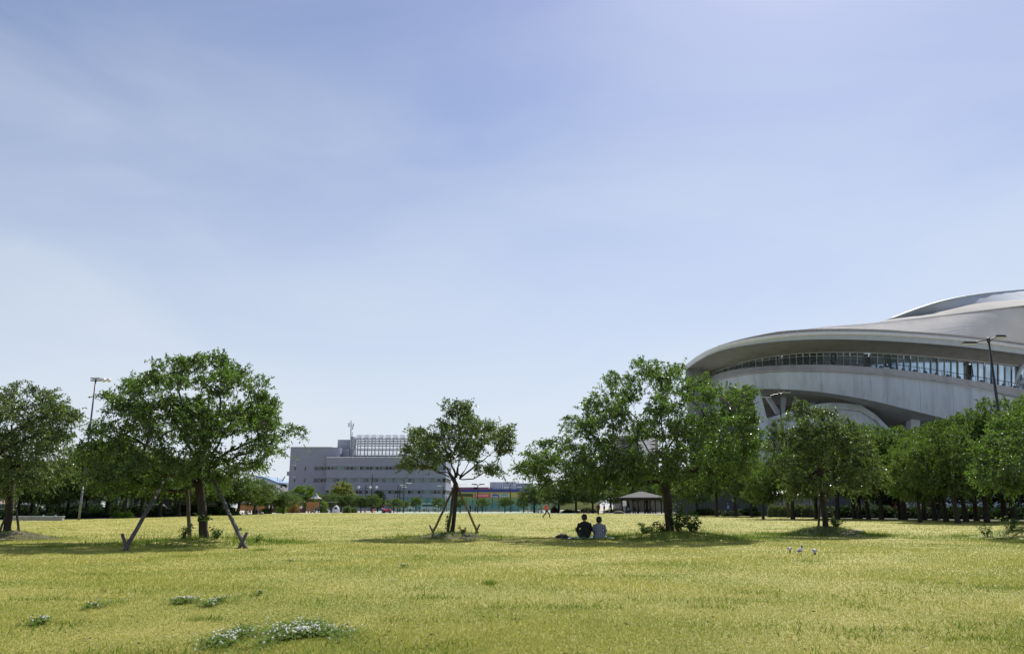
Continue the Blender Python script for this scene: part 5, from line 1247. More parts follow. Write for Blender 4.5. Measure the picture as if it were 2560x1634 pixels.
def small_lamp(px, Y, topy, kind, label):
    r = empty('street_lamp', gx(px, Y), 0, label, 'street lamp', 'distant lamps round the tennis court and playground'); H = zat(topy, Y)
    MB().tube([(0, 0, 0), (0, 0, H)], [.14, .09], 8).build('pole', m_black, r)
    if kind == 'r': arms = [(0.3, 1.5)]
    elif kind == 'l': arms = [(-.3, -1.5)]
    elif kind == 'd': arms = [(-.2, -1.4), (.2, 1.4)]
    else: arms = []
    for a_, b_ in arms:
        MB().bar((0, 0, H - .05), (b_ * .6, 0, H), .09).build('arm', m_black, r); MB().box(min(a_, b_) + .1, max(a_, b_), -.15, .15, H, H + .18).build('lamp_head', m_lens if kind != 'd' else m_black, r)
    if kind == 'g':
        for dx in (-1.6, 1.0, 2.4):
            MB().lathe((dx, 0, H - .5), [(.02, -.25), (.3, -.1), (.34, .1), (.02, .3)], 10).build('globe', m_white, r, smooth=True); MB().bar((0, 0, H - .7), (dx, 0, H - .6), .06).build('arm', m_black, r)
small_lamp(912, 178, 1212, 'g', 'dark pole with three white globe lamps before the office block')
small_lamp(993, 168, 1213, 'r', 'left one of three black lamps before the office block'); small_lamp(998, 176, 1218, 'r', 'shortest of three black lamps before the office block'); small_lamp(1008, 163, 1208, 'r', 'tallest of three black lamps before the office block')
small_lamp(1194, 166, 1211, 'd', 'black double armed lamp before the red banner'); small_lamp(1276, 174, 1219, 'l', 'thin lamp between the teal and purple shop signs'); small_lamp(1309, 172, 1218, 'l', 'black lamp in front of the rightmost shop sign'); small_lamp(1107, 190, 1215, 'l', 'small lamp at the right corner of the office block')
small_lamp(869, 176, 1241, 'p', 'thin pole behind the small tent'); small_lamp(927, 195, 1186, 'p', 'tall thin flagpole like post before the office block')

# ------------------------------------------------------------------ tennis fence
m_fpost = M('green_post', (.03, .08, .06), .5, .1)
m_mesh, n_, b_ = nmat('green_netting'); b_.inputs['Base Color'].default_value = (.06, .22, .19, 1); b_.inputs['Roughness'].default_value = .8
tr = n_.nodes.new('ShaderNodeBsdfTransparent'); ms = n_.nodes.new('ShaderNodeMixShader'); ms.inputs[0].default_value = .50
v = coords(n_, (1, 1, 1)); br = noise(n_, v, .25, 3); mr = n_.nodes.new('ShaderNodeMapRange'); mr.inputs[3].default_value = .38; mr.inputs[4].default_value = .62; n_.links.new(br, mr.inputs[0]); n_.links.new(mr.outputs[0], ms.inputs[0])
n_.links.new(tr.outputs[0], ms.inputs[1]); n_.links.new(b_.outputs[0], ms.inputs[2]); n_.links.new(ms.outputs[0], n_.nodes['Material Output'].inputs[0])
YF = 182.0
fe = empty('tennis_fence', gx(1160, YF), 0, 'tall green netting fence round the tennis courts', 'fence'); EO = Vector(fe.location)
x0, x1 = gx(985, YF).x - EO.x, gx(1345, YF).x - EO.x; zf = zat(1243, YF); npst = 22
for k in range(npst + 1):
    x = x0 + (x1 - x0) * k / npst; MB().box(x - .06, x + .06, -.06, .06, 0, zf + (.6 if k % 4 == 0 else 0)).build('post', m_fpost, fe)
    if k < npst:
        xn = x0 + (x1 - x0) * (k + 1) / npst; MB().add([(x + .06, 0, .1), (xn - .06, 0, .1), (xn - .06, 0, zf - .1), (x + .06, 0, zf - .1)], [(0, 1, 2, 3)]).build('netting', m_mesh, fe)
for z in (.1, zf * .5, zf): MB().box(x0, x1, -.09, -.062, z - .04, z + .04).build('rail', m_fpost, fe)
fe2 = empty('tennis_fence', gx(1160, 205), 0, 'second green netting fence on the far side of the tennis courts', 'fence'); E2 = Vector(fe2.location)
x0, x1 = gx(1040, 205).x - E2.x, gx(1400, 205).x - E2.x; zf = zat(1246, 205)
for k in range(13):
    x = x0 + (x1 - x0) * k / 12; MB().box(x - .06, x + .06, -.06, .06, 0, zf).build('post', m_fpost, fe2)
    if k < 12:
        xn = x0 + (x1 - x0) * (k + 1) / 12; MB().add([(x + .06, 0, .1), (xn - .06, 0, .1), (xn - .06, 0, zf - .1), (x + .06, 0, zf - .1)], [(0, 1, 2, 3)]).build('netting', m_mesh, fe2)
cw = empty('court_wall', gx(1180, 215), 0, 'grey practice wall behind the tennis courts', 'wall')
MB().box(gx(1130, 215).x - cw.location.x, gx(1300, 215).x - cw.location.x, 0, .4, 0, zat(1258, 215)).build('wall_panel', m_tile_l, cw)
bench_mat = M('bleached_wood', (.42, .41, .38), .8, .15, 4)
def picnic(px, Y, w, label):
    r = empty('picnic_table', gx(px, Y), 0, label, 'picnic table', 'bleached picnic tables along the far edge of the lawn')
    for k in range(4): MB().box(-w / 2, w / 2, -.36 + k * .18, -.2 + k * .18, .72, .77).build('top_plank', bench_mat, r)
    for s in (-1, 1): MB().box(-w / 2, w / 2, s * .7 - .14, s * .7 + .14, .42, .47).build('seat', bench_mat, r)
    for s in (-1, 1):
        MB().bar((s * w * .35, -.68, 0), (s * w * .35, -.2, .72), .08).build('leg', m_stake, r); MB().bar((s * w * .35, .68, 0), (s * w * .35, .2, .72), .08).build('leg', m_stake, r); MB().box(s * w * .35 + .045, s * w * .35 + .09, -.8, .8, .35, .42).build('crossbar', m_stake, r)
for a in ((1060, 170, 2.9, 'picnic table between the two pruned trees left of the central props'), (1162, 171, 3.2, 'picnic table just right of the central trunk'), (1240, 169, 3.6, 'long picnic table under the teal shop sign'), (1335, 160, 3.4, 'picnic table left of the red shirted walker'), (902, 164, 2.4, 'picnic table right of the small tent'), (1100, 175, 2.6, 'picnic table partly hidden by the left prop')): picnic(*a)
gl = empty('goal_frame', gx(1334, 178), 0, 'small white goal frame behind a picnic table', 'goal')
for s in (-1, 1): MB().bar((s * 1.0, 0, 0), (s * 1.0, 0, 2.1), .09).build('upright', m_white, gl)
MB().bar((-1.05, 0, 2.1), (1.05, 0, 2.1), .09).build('crossbar', m_white, gl)
MB().add([(-1, .02, .05), (1, .02, .05), (1, .9, 2.05), (-1, .9, 2.05)], [(0, 1, 2, 3)]).build('net', m_mesh, gl)
for px, lab in ((1012, 'white van roof behind the tennis fence near the black lamps'), (1075, 'white parked van behind the tennis fence under the office windows')):
    r = empty('parked_van', gx(px, 200), 0, lab, 'van', 'vans parked behind the tennis fence'); pf = [(-2.3, .3), (-2.3, 1.9), (-2.1, 2.05), (1.2, 2.05), (1.9, 1.2), (2.35, 1.05), (2.4, .3)]; n = len(pf)
    MB().add([(x, -.85, z) for x, z in pf] + [(x, .85, z) for x, z in pf], [tuple(range(n)), tuple(range(2 * n - 1, n - 1, -1))] + [(i, (i + 1) % n, (i + 1) % n + n, i + n) for i in range(n)]).build('body', m_carw, r)
    MB().box(-2.0, 1.0, -.88, -.86, 1.2, 1.75).build('side_window', m_gd, r)
    for x in (-1.4, 1.4): MB().tube([(x, -.9, .33), (x, -.7, .33)], .33, 12).build('wheel', m_dark, r)

# ------------------------------------------------------------------ playground
m_or = M('orange_wood', (.42, .20, .07), .7, .2, 2); m_wood = M('brown_timber', (.09, .055, .035), .8, .2, 3)
pg = empty('play_tower', gx(786, 160), 0, 'orange timber play tower with a pointed grey roof and metal slide', 'play tower'); Z = lambda y: zat(y, 160)
for x in (-1.0, 1.0):
    for y in (-.9, .9): MB().box(x - .09, x + .09, y - .09, y + .09, 0, Z(1245)).build('post', m_wood, pg)
MB().box(-.95, .95, -.8, .8, 1.25, 1.35).build('deck', m_wood, pg)
for k in range(7): MB().box(-1.25 + .36 * k - .16, -1.25 + .36 * k + .14, -1.02, -.97, .25 if k < 5 else 1.0, 2.1).build('side_board', m_or, pg)
MB().lathe((0.1, 0, Z(1246)), [(1.25, 0), (.6, .45), (.02, 1.25)], 8).build('roof', M('grey_play_roof', (.22, .22, .24), .7), pg)
MB().box(-2.6, -1.6, -.6, -.5, 0, 1.0).build('ramp_side', m_wood, pg)
m = MB(); m.add([(1.05, -.3, 1.5), (1.05, .3, 1.5), (3.1, .3, .2), (3.1, -.3, .2)], [(0, 1, 2, 3)]); m.build('slide', m_galv, pg)
for s in (-.32, .32): MB().bar((1.05, s, 1.6), (3.1, s, .3), .05, .22).build('slide_rail', m_galv, pg)
nf = empty('play_net_frame', gx(818, 163), 0, 'dark climbing net frame between the slide and the tent', 'climbing frame')
MB().box(-1.9, 1.9, -.05, .05, 2.05, 2.15).build('top_bar', bench_mat, nf)
for x in (-1.85, 0, 1.85): MB().box(x - .05, x + .05, -.05, .05, 0, 2.05).build('post', m_wood, nf)
for k in range(12): MB().tube([(-1.8 + k * .32, 0, .05), (-1.8 + k * .32, 0, 2.05)], .02, 4).build('rope', m_dark, nf)
for k in range(5): MB().tube([(-1.85, -.03, .35 + .35 * k), (1.85, -.03, .35 + .35 * k)], .02, 4).build('rope', m_dark, nf)
ob = empty('orange_hoarding', gx(628, 150), 0, 'row of orange boards behind the people sitting by the trees', 'hoarding')
for k, (a, b) in enumerate(((-2.4, -1.3), (-1.2, -.2), (-.1, .8), (.9, 1.75), (1.8, 2.4))): MB().box(a, b, 0, .08, .1 if k % 2 else .5, 1.75).build('board', m_or, ob)
for x in (-2.4, -1.25, -.15, .85, 2.4): MB().box(x - .05, x + .05, .1, .2, 0, 1.9).build('post', m_wood, ob)
wc = empty('brown_kiosk', gx(690, 165), 0, 'low brown hut behind the trees left of the play tower', 'hut')
MB().box(-5, 4.5, 0, 4, 0, 2.1).build('wall', m_wood, wc); MB().box(-5.3, 4.8, -.4, 4.4, 2.1, 2.3).build('roof', m_brroof, wc)
for x in (-1.6, -1.1, 1.9): MB().box(x, x + .45, -.04, -.01, .9, 1.9).build('notice', m_white, wc)
# tent
tn = empty('pop_up_tent', gx(840, 156), 0, 'small white pop-up tent on the far edge of the lawn', 'tent')
rows = []; hm = 1.5
for i in range(8):
    t = i / 7; r = .72 * (1 - t ** 2.6) + .02; rows.append([(r * math.cos(a) * 1.0, r * .8 * math.sin(a), hm * t ** .85) for a in [2 * math.pi * j / 18 for j in range(19)]])
MB().grid(rows).build('canopy', M('white_tent_cloth', (.66, .68, .74), .8, .06), tn, smooth=True)
ar = [(.42 * math.cos(a), -.70 + abs(math.sin(a)) * .28, .75 + .42 * math.sin(a)) for a in [math.pi * j / 10 for j in range(11)]]
MB().tube(ar, .05, 5).build('door_arch', m_white, tn); MB().add([(x * .8, y - .0 + .02, z * .97 + .02) for x, y, z in ar], [tuple(range(11))]).build('opening', m_dark, tn)

# ------------------------------------------------------------------ gazebo
gz_ = empty('gazebo', gx(1604, 146), 0, 'open park shelter with a wide grey hipped roof behind the couple', 'gazebo')
m_gr = M('dark_grey_shingle', (.055, .055, .06), .85, .15, 2); m_gw = M('dark_brown_wood', (.045, .033, .026), .8, .2, 3)
ze = zat(1243, 146); za = zat(1227, 146); hw = 4.05
m = MB().add([(-hw, -hw, ze), (hw, -hw, ze), (hw, hw, ze), (-hw, hw, ze), (0, 0, za), (-hw, -hw, ze - .18), (hw, -hw, ze - .18), (hw, hw, ze - .18), (-hw, hw, ze - .18)], [(0, 1, 4), (1, 2, 4), (2, 3, 4), (3, 0, 4), (0, 5, 6, 1), (1, 6, 7, 2), (2, 7, 8, 3), (3, 8, 5, 0), (5, 8, 7, 6)])
m.build('roof', m_gr, gz_); MB().lathe((0, 0, za - .05), [(.25, 0), (.2, .15), (.02, .3)], 8).build('finial', m_gr, gz_)
for x in (-3.1, -1.05, 1.05, 3.1):
    for y in (-3.0, 3.0):
        MB().box(x - .12, x + .12, y - .12, y + .12, 0, ze - .18).build('post', m_gw, gz_)
        MB().bar((x, y, ze - .9), (x + (.55 if x < 2 else -.55), y, ze - .22), .1).build('brace', m_gw, gz_)
for y in (-3.0, 3.0): MB().box(-3.3, 3.3, y - .08, y + .08, ze - .42, ze - .2).build('beam', m_gw, gz_)
for y in (-1.3, 1.4):
    for x in (-1.6, 1.6):
        MB().box(x - .9, x + .9, y - .22, y + .22, .42, .50).build('bench_seat', m_gw, gz_)
        MB().box(x - .75, x - .6, y - .2, y + .2, 0, .42).build('bench_leg', m_gw, gz_); MB().box(x + .6, x + .75, y - .2, y + .2, 0, .42).build('bench_leg', m_gw, gz_)
tag(MB().box(gx(1520, 142).x, gx(1700, 142).x, 139, 152, -.03, .012).build('pavement', M('pale_paving', (.50, .49, .46), .9, .1, .5)), kind='structure')
sd = empty('signboard', gx(1562, 140), 0, 'white notice board on a post left of the gazebo', 'sign')
MB().box(-.03, .03, -.03, .03, 0, 2.2).build('post', m_steel, sd); MB().box(-.32, .32, -.06, -.035, 1.3, 2.2).build('panel', m_white, sd)
mb = MB()
for k in range(5): mb.box(-.24, .24 - .06 * (k % 3), -.072, -.062, 1.42 + .14 * k, 1.46 + .14 * k)
mb.build('print', m_steel, sd)
rk = MB(); rows = []
for i in range(6):
    t = i / 5; rows.append([(.95 * math.cos(a) * math.sqrt(max(0, 1 - t * t)) * (1 + .1 * math.sin(3 * a)) + .01, .6 * math.sin(a) * math.sqrt(max(0, 1 - t * t)), .55 * t) for a in [2 * math.pi * j / 14 for j in range(15)]])
rk = rk.grid(rows).build('rock', M('dark_rock', (.08, .08, .08), .85, .3, 4, .6, 10), smooth=True); rk.location = gx(1547, 138); tag(rk, 'dark rounded rock at the left foot of the gazebo', 'rock')
# shed and long wall
sh = empty('shed', gx(2005, 102), 0, 'grey shed with a white metal roof behind the ornamental grass', 'shed'); SO = Vector(sh.location)
bpx(1952, 2066, 1239, None, 102, 5, None, None, SO).build('wall', M('shed_panel', (.30, .30, .28), .7, .08), sh)
a, b = gx(1944, 101).x - SO.x, gx(2072, 101).x - SO.x; z0 = zat(1238, 102); z1 = zat(1224, 102)
MB().add([(a, -.8, z0), (b, -.8, z0), (b - 1.3, 2.5, z1), (a + 1.6, 2.5, z1), (a, 6, z0), (b, 6, z0), (a, -.8, z0 - .12), (b, -.8, z0 - .12)], [(0, 1, 2, 3), (3, 2, 5, 4), (1, 5, 2), (0, 3, 4), (6, 7, 1, 0)]).build('roof', m_white, sh)
for x in (1953, 1962, 2030): bpx(x, x + 2.2, 1240, None, 101.6, .1, None, None, SO).build('post', m_cap, sh)
bpx(2010, 2026, 1246, 1262, 101.85, .1, None, None, SO).build('shutter', m_tile_l, sh)
lg = empty('boundary_wall', gx(1950, 120), 0, 'long pale grey wall between the park trees and the arena', 'wall'); GO = Vector(lg.location)
xa, xb = gx(1690, 120).x, gx(2245, 120).x
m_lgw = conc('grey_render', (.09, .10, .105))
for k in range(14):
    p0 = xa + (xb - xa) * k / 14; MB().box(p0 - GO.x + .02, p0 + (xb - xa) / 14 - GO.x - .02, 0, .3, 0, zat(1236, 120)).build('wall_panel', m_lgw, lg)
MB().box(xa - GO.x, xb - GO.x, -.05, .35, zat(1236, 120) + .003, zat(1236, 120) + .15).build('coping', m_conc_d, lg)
cw2 = empty('boundary_wall', gx(1640, 135), 0, 'pale wall behind the gazebo and the trunk of the widest tree', 'wall'); G2 = Vector(cw2.location)
xa, xb = gx(1560, 172).x, gx(1730, 172).x
for k in range(8):
    p0 = xa + (xb - xa) * k / 8; MB().box(p0 - G2.x + .02, p0 + (xb - xa) / 8 - G2.x - .02, 37, 37.3, 0, 2.6).build('wall_panel', m_house, cw2)
vm = empty('vending_machine', gx(1726, 124), 0, 'red and white vending machine among the trunks right of the widest tree', 'vending machine')
MB().box(-.5, .5, 0, .7, 0, 1.85).build('cabinet', m_redb, vm); MB().box(-.42, .3, -.03, -.005, .95, 1.7).build('display', m_white, vm); MB().box(-.35, .2, -.03, -.005, .25, .45).build('slot', m_dark, vm); MB().box(.1, .48, -.5, -.1, 0, .9).build('bin', m_white, vm)

# net poles at the right edge
nf2 = empty('wire_fence', gx(2480, 92), 0, 'thin dark fence posts under the trees at the right', 'fence')
for px in (2386, 2445, 2500, 2556): MB().tube([(gx(px, 92).x - nf2.location.x, 0, 0), (gx(px, 92).x - nf2.location.x, 0, 3.0)], .05, 6).build('post', m_black, nf2)
MB().box(gx(2386, 92).x - nf2.location.x, gx(2556, 92).x - nf2.location.x, -.02, .02, 2.9, 2.96).build('rail', m_black, nf2)
# ------------------------------------------------------------------ people
m_skin = M('skin', (.42, .27, .20), .6, .06, 3); m_hair = M('black_hair', (.012, .010, .010), .45, .2, 30, .5, 80)
cloth = {}
def cl(name, c, var=.12):
    if name not in cloth: cloth[name] = M(name, c, .85, var, 6, .3, 60)
    return cloth[name]
def skin_obj(name, joints, edges, mat, parent, root=0, sub=2):
    me = bpy.data.meshes.new(name); me.from_pydata([j[0] for j in joints], edges, []); me.update(); me.materials.append(mat)
    o = bpy.data.objects.new(name, me); COL.objects.link(o); o.parent = parent
    sk = o.modifiers.new('skin', 'SKIN'); sk.use_smooth_shade = True
    for i, j in enumerate(joints):
        r = j[1]; r = r if hasattr(r, '__len__') else (r, r)
        me.skin_vertices[0].data[i].radius = r; me.skin_vertices[0].data[i].use_root = (i == root)
    ss = o.modifiers.new('sub', 'SUBSURF'); ss.levels = sub; ss.render_levels = sub
    return o
def figure(root, J, top, legs, shoes, hair, hairlong=0, sleeve=True, fingers=False, short=False, cap=None):
    """J: dict of joint positions"""
    R = {'pel': (.12, .09), 'wst': (.11, .08), 'chs': (.115, .08), 'nk': .055, 'hd0': .062, 'hd1': .088, 'hd2': .06, 'sh': .055, 'el': .043, 'wr': .030, 'hn': (.036, .02), 'hip': .088, 'kn': .06, 'an': .04, 'to': .036}
    names = ['pel', 'wst', 'chs', 'nk', 'hd0', 'hd1', 'hd2', 'shL', 'elL', 'wrL', 'hnL', 'shR', 'elR', 'wrR', 'hnR', 'hipL', 'knL', 'anL', 'toL', 'hipR', 'knR', 'anR', 'toR']
    ix = {n: i for i, n in enumerate(names)}
    E = [('pel', 'wst'), ('wst', 'chs'), ('chs', 'nk'), ('nk', 'hd0'), ('hd0', 'hd1'), ('hd1', 'hd2'), ('chs', 'shL'), ('shL', 'elL'), ('elL', 'wrL'), ('wrL', 'hnL'), ('chs', 'shR'), ('shR', 'elR'), ('elR', 'wrR'), ('wrR', 'hnR'), ('pel', 'hipL'), ('hipL', 'knL'), ('knL', 'anL'), ('anL', 'toL'), ('pel', 'hipR'), ('hipR', 'knR'), ('knR', 'anR'), ('anR', 'toR')]
    def rad(n): return R.get(n) or R[n[:-1]]
    def jj(n, k=1.0):
        r = rad(n); return (tuple(J[n]), tuple(x * k for x in r) if hasattr(r, '__len__') else r * k)
    body_j = [jj(n) for n in names]; body_e = [(ix[a], ix[b]) for a, b in E]
    hd = Vector(J['hd1']); fw = J.get('face', Vector((0, 1, 0)))
    # nose, ears and five fingers per hand belong to the same continuous mesh object
    n0 = len(body_j); body_j.append((tuple(hd + fw * .115 - Vector((0, 0, .02))), .016)); body_e.append((ix['hd1'], n0))
    if fingers:
        for s in ('L', 'R'):
            w = Vector(J['wr' + s]); h = Vector(J['hn' + s]); d = (h - w).normalized(); sd = d.cross(Vector((0, 0, 1))).normalized()
            for k, (o_, L) in enumerate(((-.03, .06), (-.011, .075), (.009, .07), (.028, .055))):
                b0 = h + sd * o_; i0 = len(body_j)
                body_j += [(tuple(b0 - d * .01), .010), (tuple(b0 + d * L * .6), .009), (tuple(b0 + d * L + Vector((0, 0, -.02))), .007)]; body_e += [(i0, i0 + 1), (i0 + 1, i0 + 2)]
            i0 = len(body_j); b0 = w + d * .02 + sd * -.035
            body_j += [(tuple(b0), .011), (tuple(b0 + d * .04 + sd * -.03), .009)]; body_e += [(i0, i0 + 1)]
    body = skin_obj('body', body_j, body_e, m_skin, root)
    # clothes: closed shells that follow the torso and limbs
    def ring(c, rx, ry, ax=None, n=16):
        c = Vector(c); ax = (ax or Vector((0, 0, 1))).normalized(); X = Vector((1, 0, 0)); Yv = ax.cross(X).normalized()
        return [c + X * (rx * math.cos(2 * math.pi * j / n)) + Yv * (ry * math.sin(2 * math.pi * j / n)) for j in range(n + 1)]
    P = {k2: Vector(v2) for k2, v2 in J.items() if k2 != 'face'}
    sm = (P['shL'] + P['shR']) / 2; sw = (P['shR'] - P['shL']).length / 2
    up1 = P['wst'] - P['pel']; up2 = P['chs'] - P['wst']; up3 = P['nk'] - P['chs']
    sh = MB(); sh.grid([ring(P['pel'] - up1 * .35, .185, .145, up1), ring(P['pel'] + up1 * .3, .180, .140, up1), ring(P['wst'], .160, .122, up1 + up2), ring(P['wst'].lerp(P['chs'], .5), .172, .128, up2),
        ring(P['chs'], sw + .018, .132, up2 + up3), ring(sm + Vector((0, 0, .012)), sw + .022, .105, up3), ring(sm + Vector((0, .005, .052)), sw * .72, .085, up3), ring(P['chs'].lerp(P['nk'], .82), .068, .066, up3), ring(P['nk'], .05, .05, up3)])
    for s in ('L', 'R'):
        e = P['el' + s]; w = P['wr' + s]; pts = [P['sh' + s] + Vector((0, 0, -.005)), P['sh' + s].lerp(e, .5), e]; rr_ = [.074, .062, .056]
        if sleeve: pts += [e.lerp(w, .5), e.lerp(w, .92)]; rr_ += [.050, .040]
        sh.tube(pts, rr_, 12)
    ob_ = sh.build('shirt', top, root, smooth=True)
    tr_ = MB(); tr_.grid([ring(P['pel'] + up1 * .5, .150, .115, up1), ring(P['pel'], .172, .135, up1), ring(P['pel'] - up1 * .45, .160, .130, up1), ring(P['pel'] - up1 * .7, .08, .08, up1)])
    for s in ('L', 'R'):
        h_ = P['hip' + s]; k_ = P['kn' + s]; a_ = P['an' + s]; pts = [h_, h_.lerp(k_, .5), k_]; rr_ = [.102, .090, .068]
        if short: pts += [k_.lerp(a_, .1)]; rr_ += [.07]
        else: pts += [k_.lerp(a_, .45), k_.lerp(a_, .95)]; rr_ += [.064, .050]
        tr_.tube(pts, rr_, 12)
    tr_.build('trousers', legs, root, smooth=True)
    for s in ('L', 'R'):
        skin_obj('shoe', [(tuple(Vector(J['an' + s]) - Vector((0, 0, .03))), .048), (tuple(J['to' + s]), .046)], [(0, 1)], shoes, root, sub=1)
    back = -fw; hc = hd + Vector((0, 0, .012)) + back * .022
    hm_ = MB(); rws = []
    for i in range(8):
        t = i / 7; z_ = .138 * math.cos(math.pi * t * (.66 + hairlong * 3)); r_ = .114 * math.sin(max(.05, math.pi * t * (.66 + hairlong * 3))) ** .8 + hairlong * .3
        rws.append([hc + back * (.012 * t) + Vector((r_ * math.cos(q_) * .95, r_ * math.sin(q_) * 1.08, z_)) for q_ in [2 * math.pi * j / 16 for j in range(17)]])
    hm_.grid(rws).build('hair', hair, root, smooth=True)
    sp = MB(); rr = random.Random(int(abs(J['hd1'][2]) * 1000))
    for _ in range(26):
        a = rr.uniform(0, 6.28); e = rr.uniform(.1, 1.5); d = Vector((math.cos(a) * math.cos(e), math.sin(a) * math.cos(e), math.sin(e))); p = hc + Vector((0, 0, .01)) + d * .108
        sp.tube([p, p + d * rr.uniform(.015, .035) + Vector((rr.gauss(0, .012), rr.gauss(0, .012), .005))], [.014, .003], 4)
    sp.build('hair_tufts', hair, root)
    if cap: MB().lathe(hd + Vector((0, 0, .04)), [(.122, -.02), (.125, .03), (.10, .09), (.02, .125)], 14).build('cap', cap, root, smooth=True)
def V(*a): return Vector(a)
def stand(px, Y, h, rz, label, top, legs, shoes, walk=0.0, hair=None, cap=None, group='people walking in the park', sleeve=True, short=False, bend=0.0):
    root = empty('person', gx(px, Y), rz, label, 'person', group); s = h / 1.72; root.scale = (s, s, s); w = walk
    J = {'pel': V(0, 0, .95), 'wst': V(0, .0 + bend * .1, 1.10), 'chs': V(0, .01 + bend * .25, 1.33), 'nk': V(0, .02 + bend * .35, 1.46), 'hd0': V(0, .03 + bend * .4, 1.53), 'hd1': V(0, .045 + bend * .42, 1.61), 'hd2': V(0, .03 + bend * .42, 1.67),
         'shL': V(-.17, .01 + bend * .28, 1.39), 'elL': V(-.22, -.02 + w * .16 + bend * .3, 1.13), 'wrL': V(-.21, .06 + w * .30 + bend * .4, .92), 'hnL': V(-.21, .08 + w * .34 + bend * .42, .85),
         'shR': V(.17, .01 + bend * .28, 1.39), 'elR': V(.22, -.02 - w * .2 + bend * .3, 1.13), 'wrR': V(.21, .04 - w * .26 + bend * .4, .92), 'hnR': V(.21, .05 - w * .28 + bend * .42, .85),
         'hipL': V(-.085, 0, .90), 'knL': V(-.09, .04 - w * .12, .50), 'anL': V(-.09, -w * .42, .09 + w * .06), 'toL': V(-.09, .13 - w * .40, .045 + w * .01),
         'hipR': V(.085, 0, .90), 'knR': V(.09, .05 + w * .24, .50), 'anR': V(.09, w * .40, .09), 'toR': V(.10, .14 + w * .40, .05)}
    figure(root, J, top, legs, shoes, hair or m_hair, cap=cap, sleeve=sleeve, short=short); return root
def sit(pos, rz, label, top, legs, shoes, s=1.0, hairlong=0, group=None, fingers=False, armsback=False, knees=.34, turn=0.0, cat='person', bench=False):
    root = empty('person', pos, rz, label, cat, group); root.scale = (s, s, s); z0 = .42 if bench else 0
    kn = (.47 if bench else knees); fy = .46 if bench else .42
    J = {'pel': V(0, 0, .13), 'wst': V(0, .02, .27), 'chs': V(0, .06, .48), 'nk': V(0, .10, .60), 'hd0': V(0, .12, .66), 'hd1': V(turn * .02, .135, .735), 'hd2': V(turn * .02, .12, .795),
         'shL': V(-.18, .06, .54), 'elL': V(-.27, .12, .31), 'wrL': V(-.18, .30, .26), 'hnL': V(-.12, .37, .25),
         'shR': V(.18, .06, .54), 'elR': V(.26, .14, .30), 'wrR': V(.17, .31, .27), 'hnR': V(.11, .38, .26),
         'hipL': V(-.10, .04, .12), 'knL': V(-.24, .40, kn - (.36 if bench else 0)), 'anL': V(-.12, .62 if not bench else .42, .08 - z0), 'toL': V(-.10, .74 if not bench else .56, .05 - z0),
         'hipR': V(.10, .04, .12), 'knR': V(.25, .40, kn - (.36 if bench else 0)), 'anR': V(.12, .62 if not bench else .42, .08 - z0), 'toR': V(.10, .74 if not bench else .56, .05 - z0),
         'face': Vector((math.sin(turn), math.cos(turn), 0))}
    root.location.z += z0 * s
    figure(root, J, top, legs, shoes, m_hair, hairlong=hairlong, fingers=fingers); return root
# plaid
m_plaid, n_, b_ = nmat('plaid_cloth'); v = coords(n_); sx = n_.nodes.new('ShaderNodeSeparateXYZ'); n_.links.new(v, sx.inputs[0])
def stripes(out_, fr, th):
    a = n_.nodes.new('ShaderNodeMath'); a.operation = 'MULTIPLY'; n_.links.new(out_, a.inputs[0]); a.inputs[1].default_value = fr
    b = n_.nodes.new('ShaderNodeMath'); b.operation = 'FRACT'; n_.links.new(a.outputs[0], b.inputs[0])
    c = n_.nodes.new('ShaderNodeMath'); c.operation = 'LESS_THAN'; n_.links.new(b.outputs[0], c.inputs[0]); c.inputs[1].default_value = th; return c.outputs[0]
c1 = mixc(n_, stripes(sx.outputs[0], 13, .5), (.10, .11, .17), (.24, .25, .32)); c2 = mixc(n_, stripes(sx.outputs[2], 13, .5), c1, (.20, .20, .28))
c3 = mixc(n_, stripes(sx.outputs[0], 13, .16), c2, (.34, .35, .40)); c4 = mixc(n_, stripes(sx.outputs[2], 13, .16), c3, (.40, .41, .46)); n_.links.new(c4, b_.inputs['Base Color']); b_.inputs['Roughness'].default_value = .9
cp = G(1462, 1347)
gcp = 'couple sitting on a blanket in the shade'
b0 = Vector((gx(1463, cp.y).x, cp.y, .015))
man = sit(b0, .06, 'seated man in a black shirt seen from behind, left of his companion', cl('black_shirt', (.012, .012, .014)), cl('dark_trousers', (.02, .02, .025)), m_dark, 1.03, group=gcp, fingers=True, turn=.15)
wo = sit(Vector((gx(1499, cp.y).x, cp.y + .05, .015)), -.12, 'seated woman in a checked shirt with bobbed dark hair, right of the man', m_plaid, m_plaid, m_dark, .93, hairlong=.045, group=gcp, fingers=True, turn=.35)
# skirt / tunic hem spreading on the blanket
rows = []
for i in range(6):
    t = i / 5; rows.append([((.17 + .15 * t + .02 * math.sin(5 * a)) * math.cos(a) + .05 * t, (.14 + .16 * t) * math.sin(a) + .03, .30 * (1 - t) ** 1.2 + .01) for a in [2 * math.pi * j / 26 for j in range(27)]])
MB().grid(rows).build('tunic_hem', m_plaid, wo, smooth=True)
MB().add([(p[0] * 1.0, p[1], p[2]) for p in [(-.2, .1, .2)]], [])
bl, n_, b_ = nmat('blanket_cloth'); v = coords(n_); w_ = n_.nodes.new('ShaderNodeTexWave'); w_.inputs['Scale'].default_value = 6; w_.inputs['Distortion'].default_value = 1; n_.links.new(v, w_.inputs[0])
n_.links.new(ramp(n_, w_.outputs[1], [(.3, (.30, .42, .48)), (.6, (.62, .66, .66))]), b_.inputs['Base Color']); b_.inputs['Roughness'].default_value = .9
rb_ = random.Random(7); rows = []
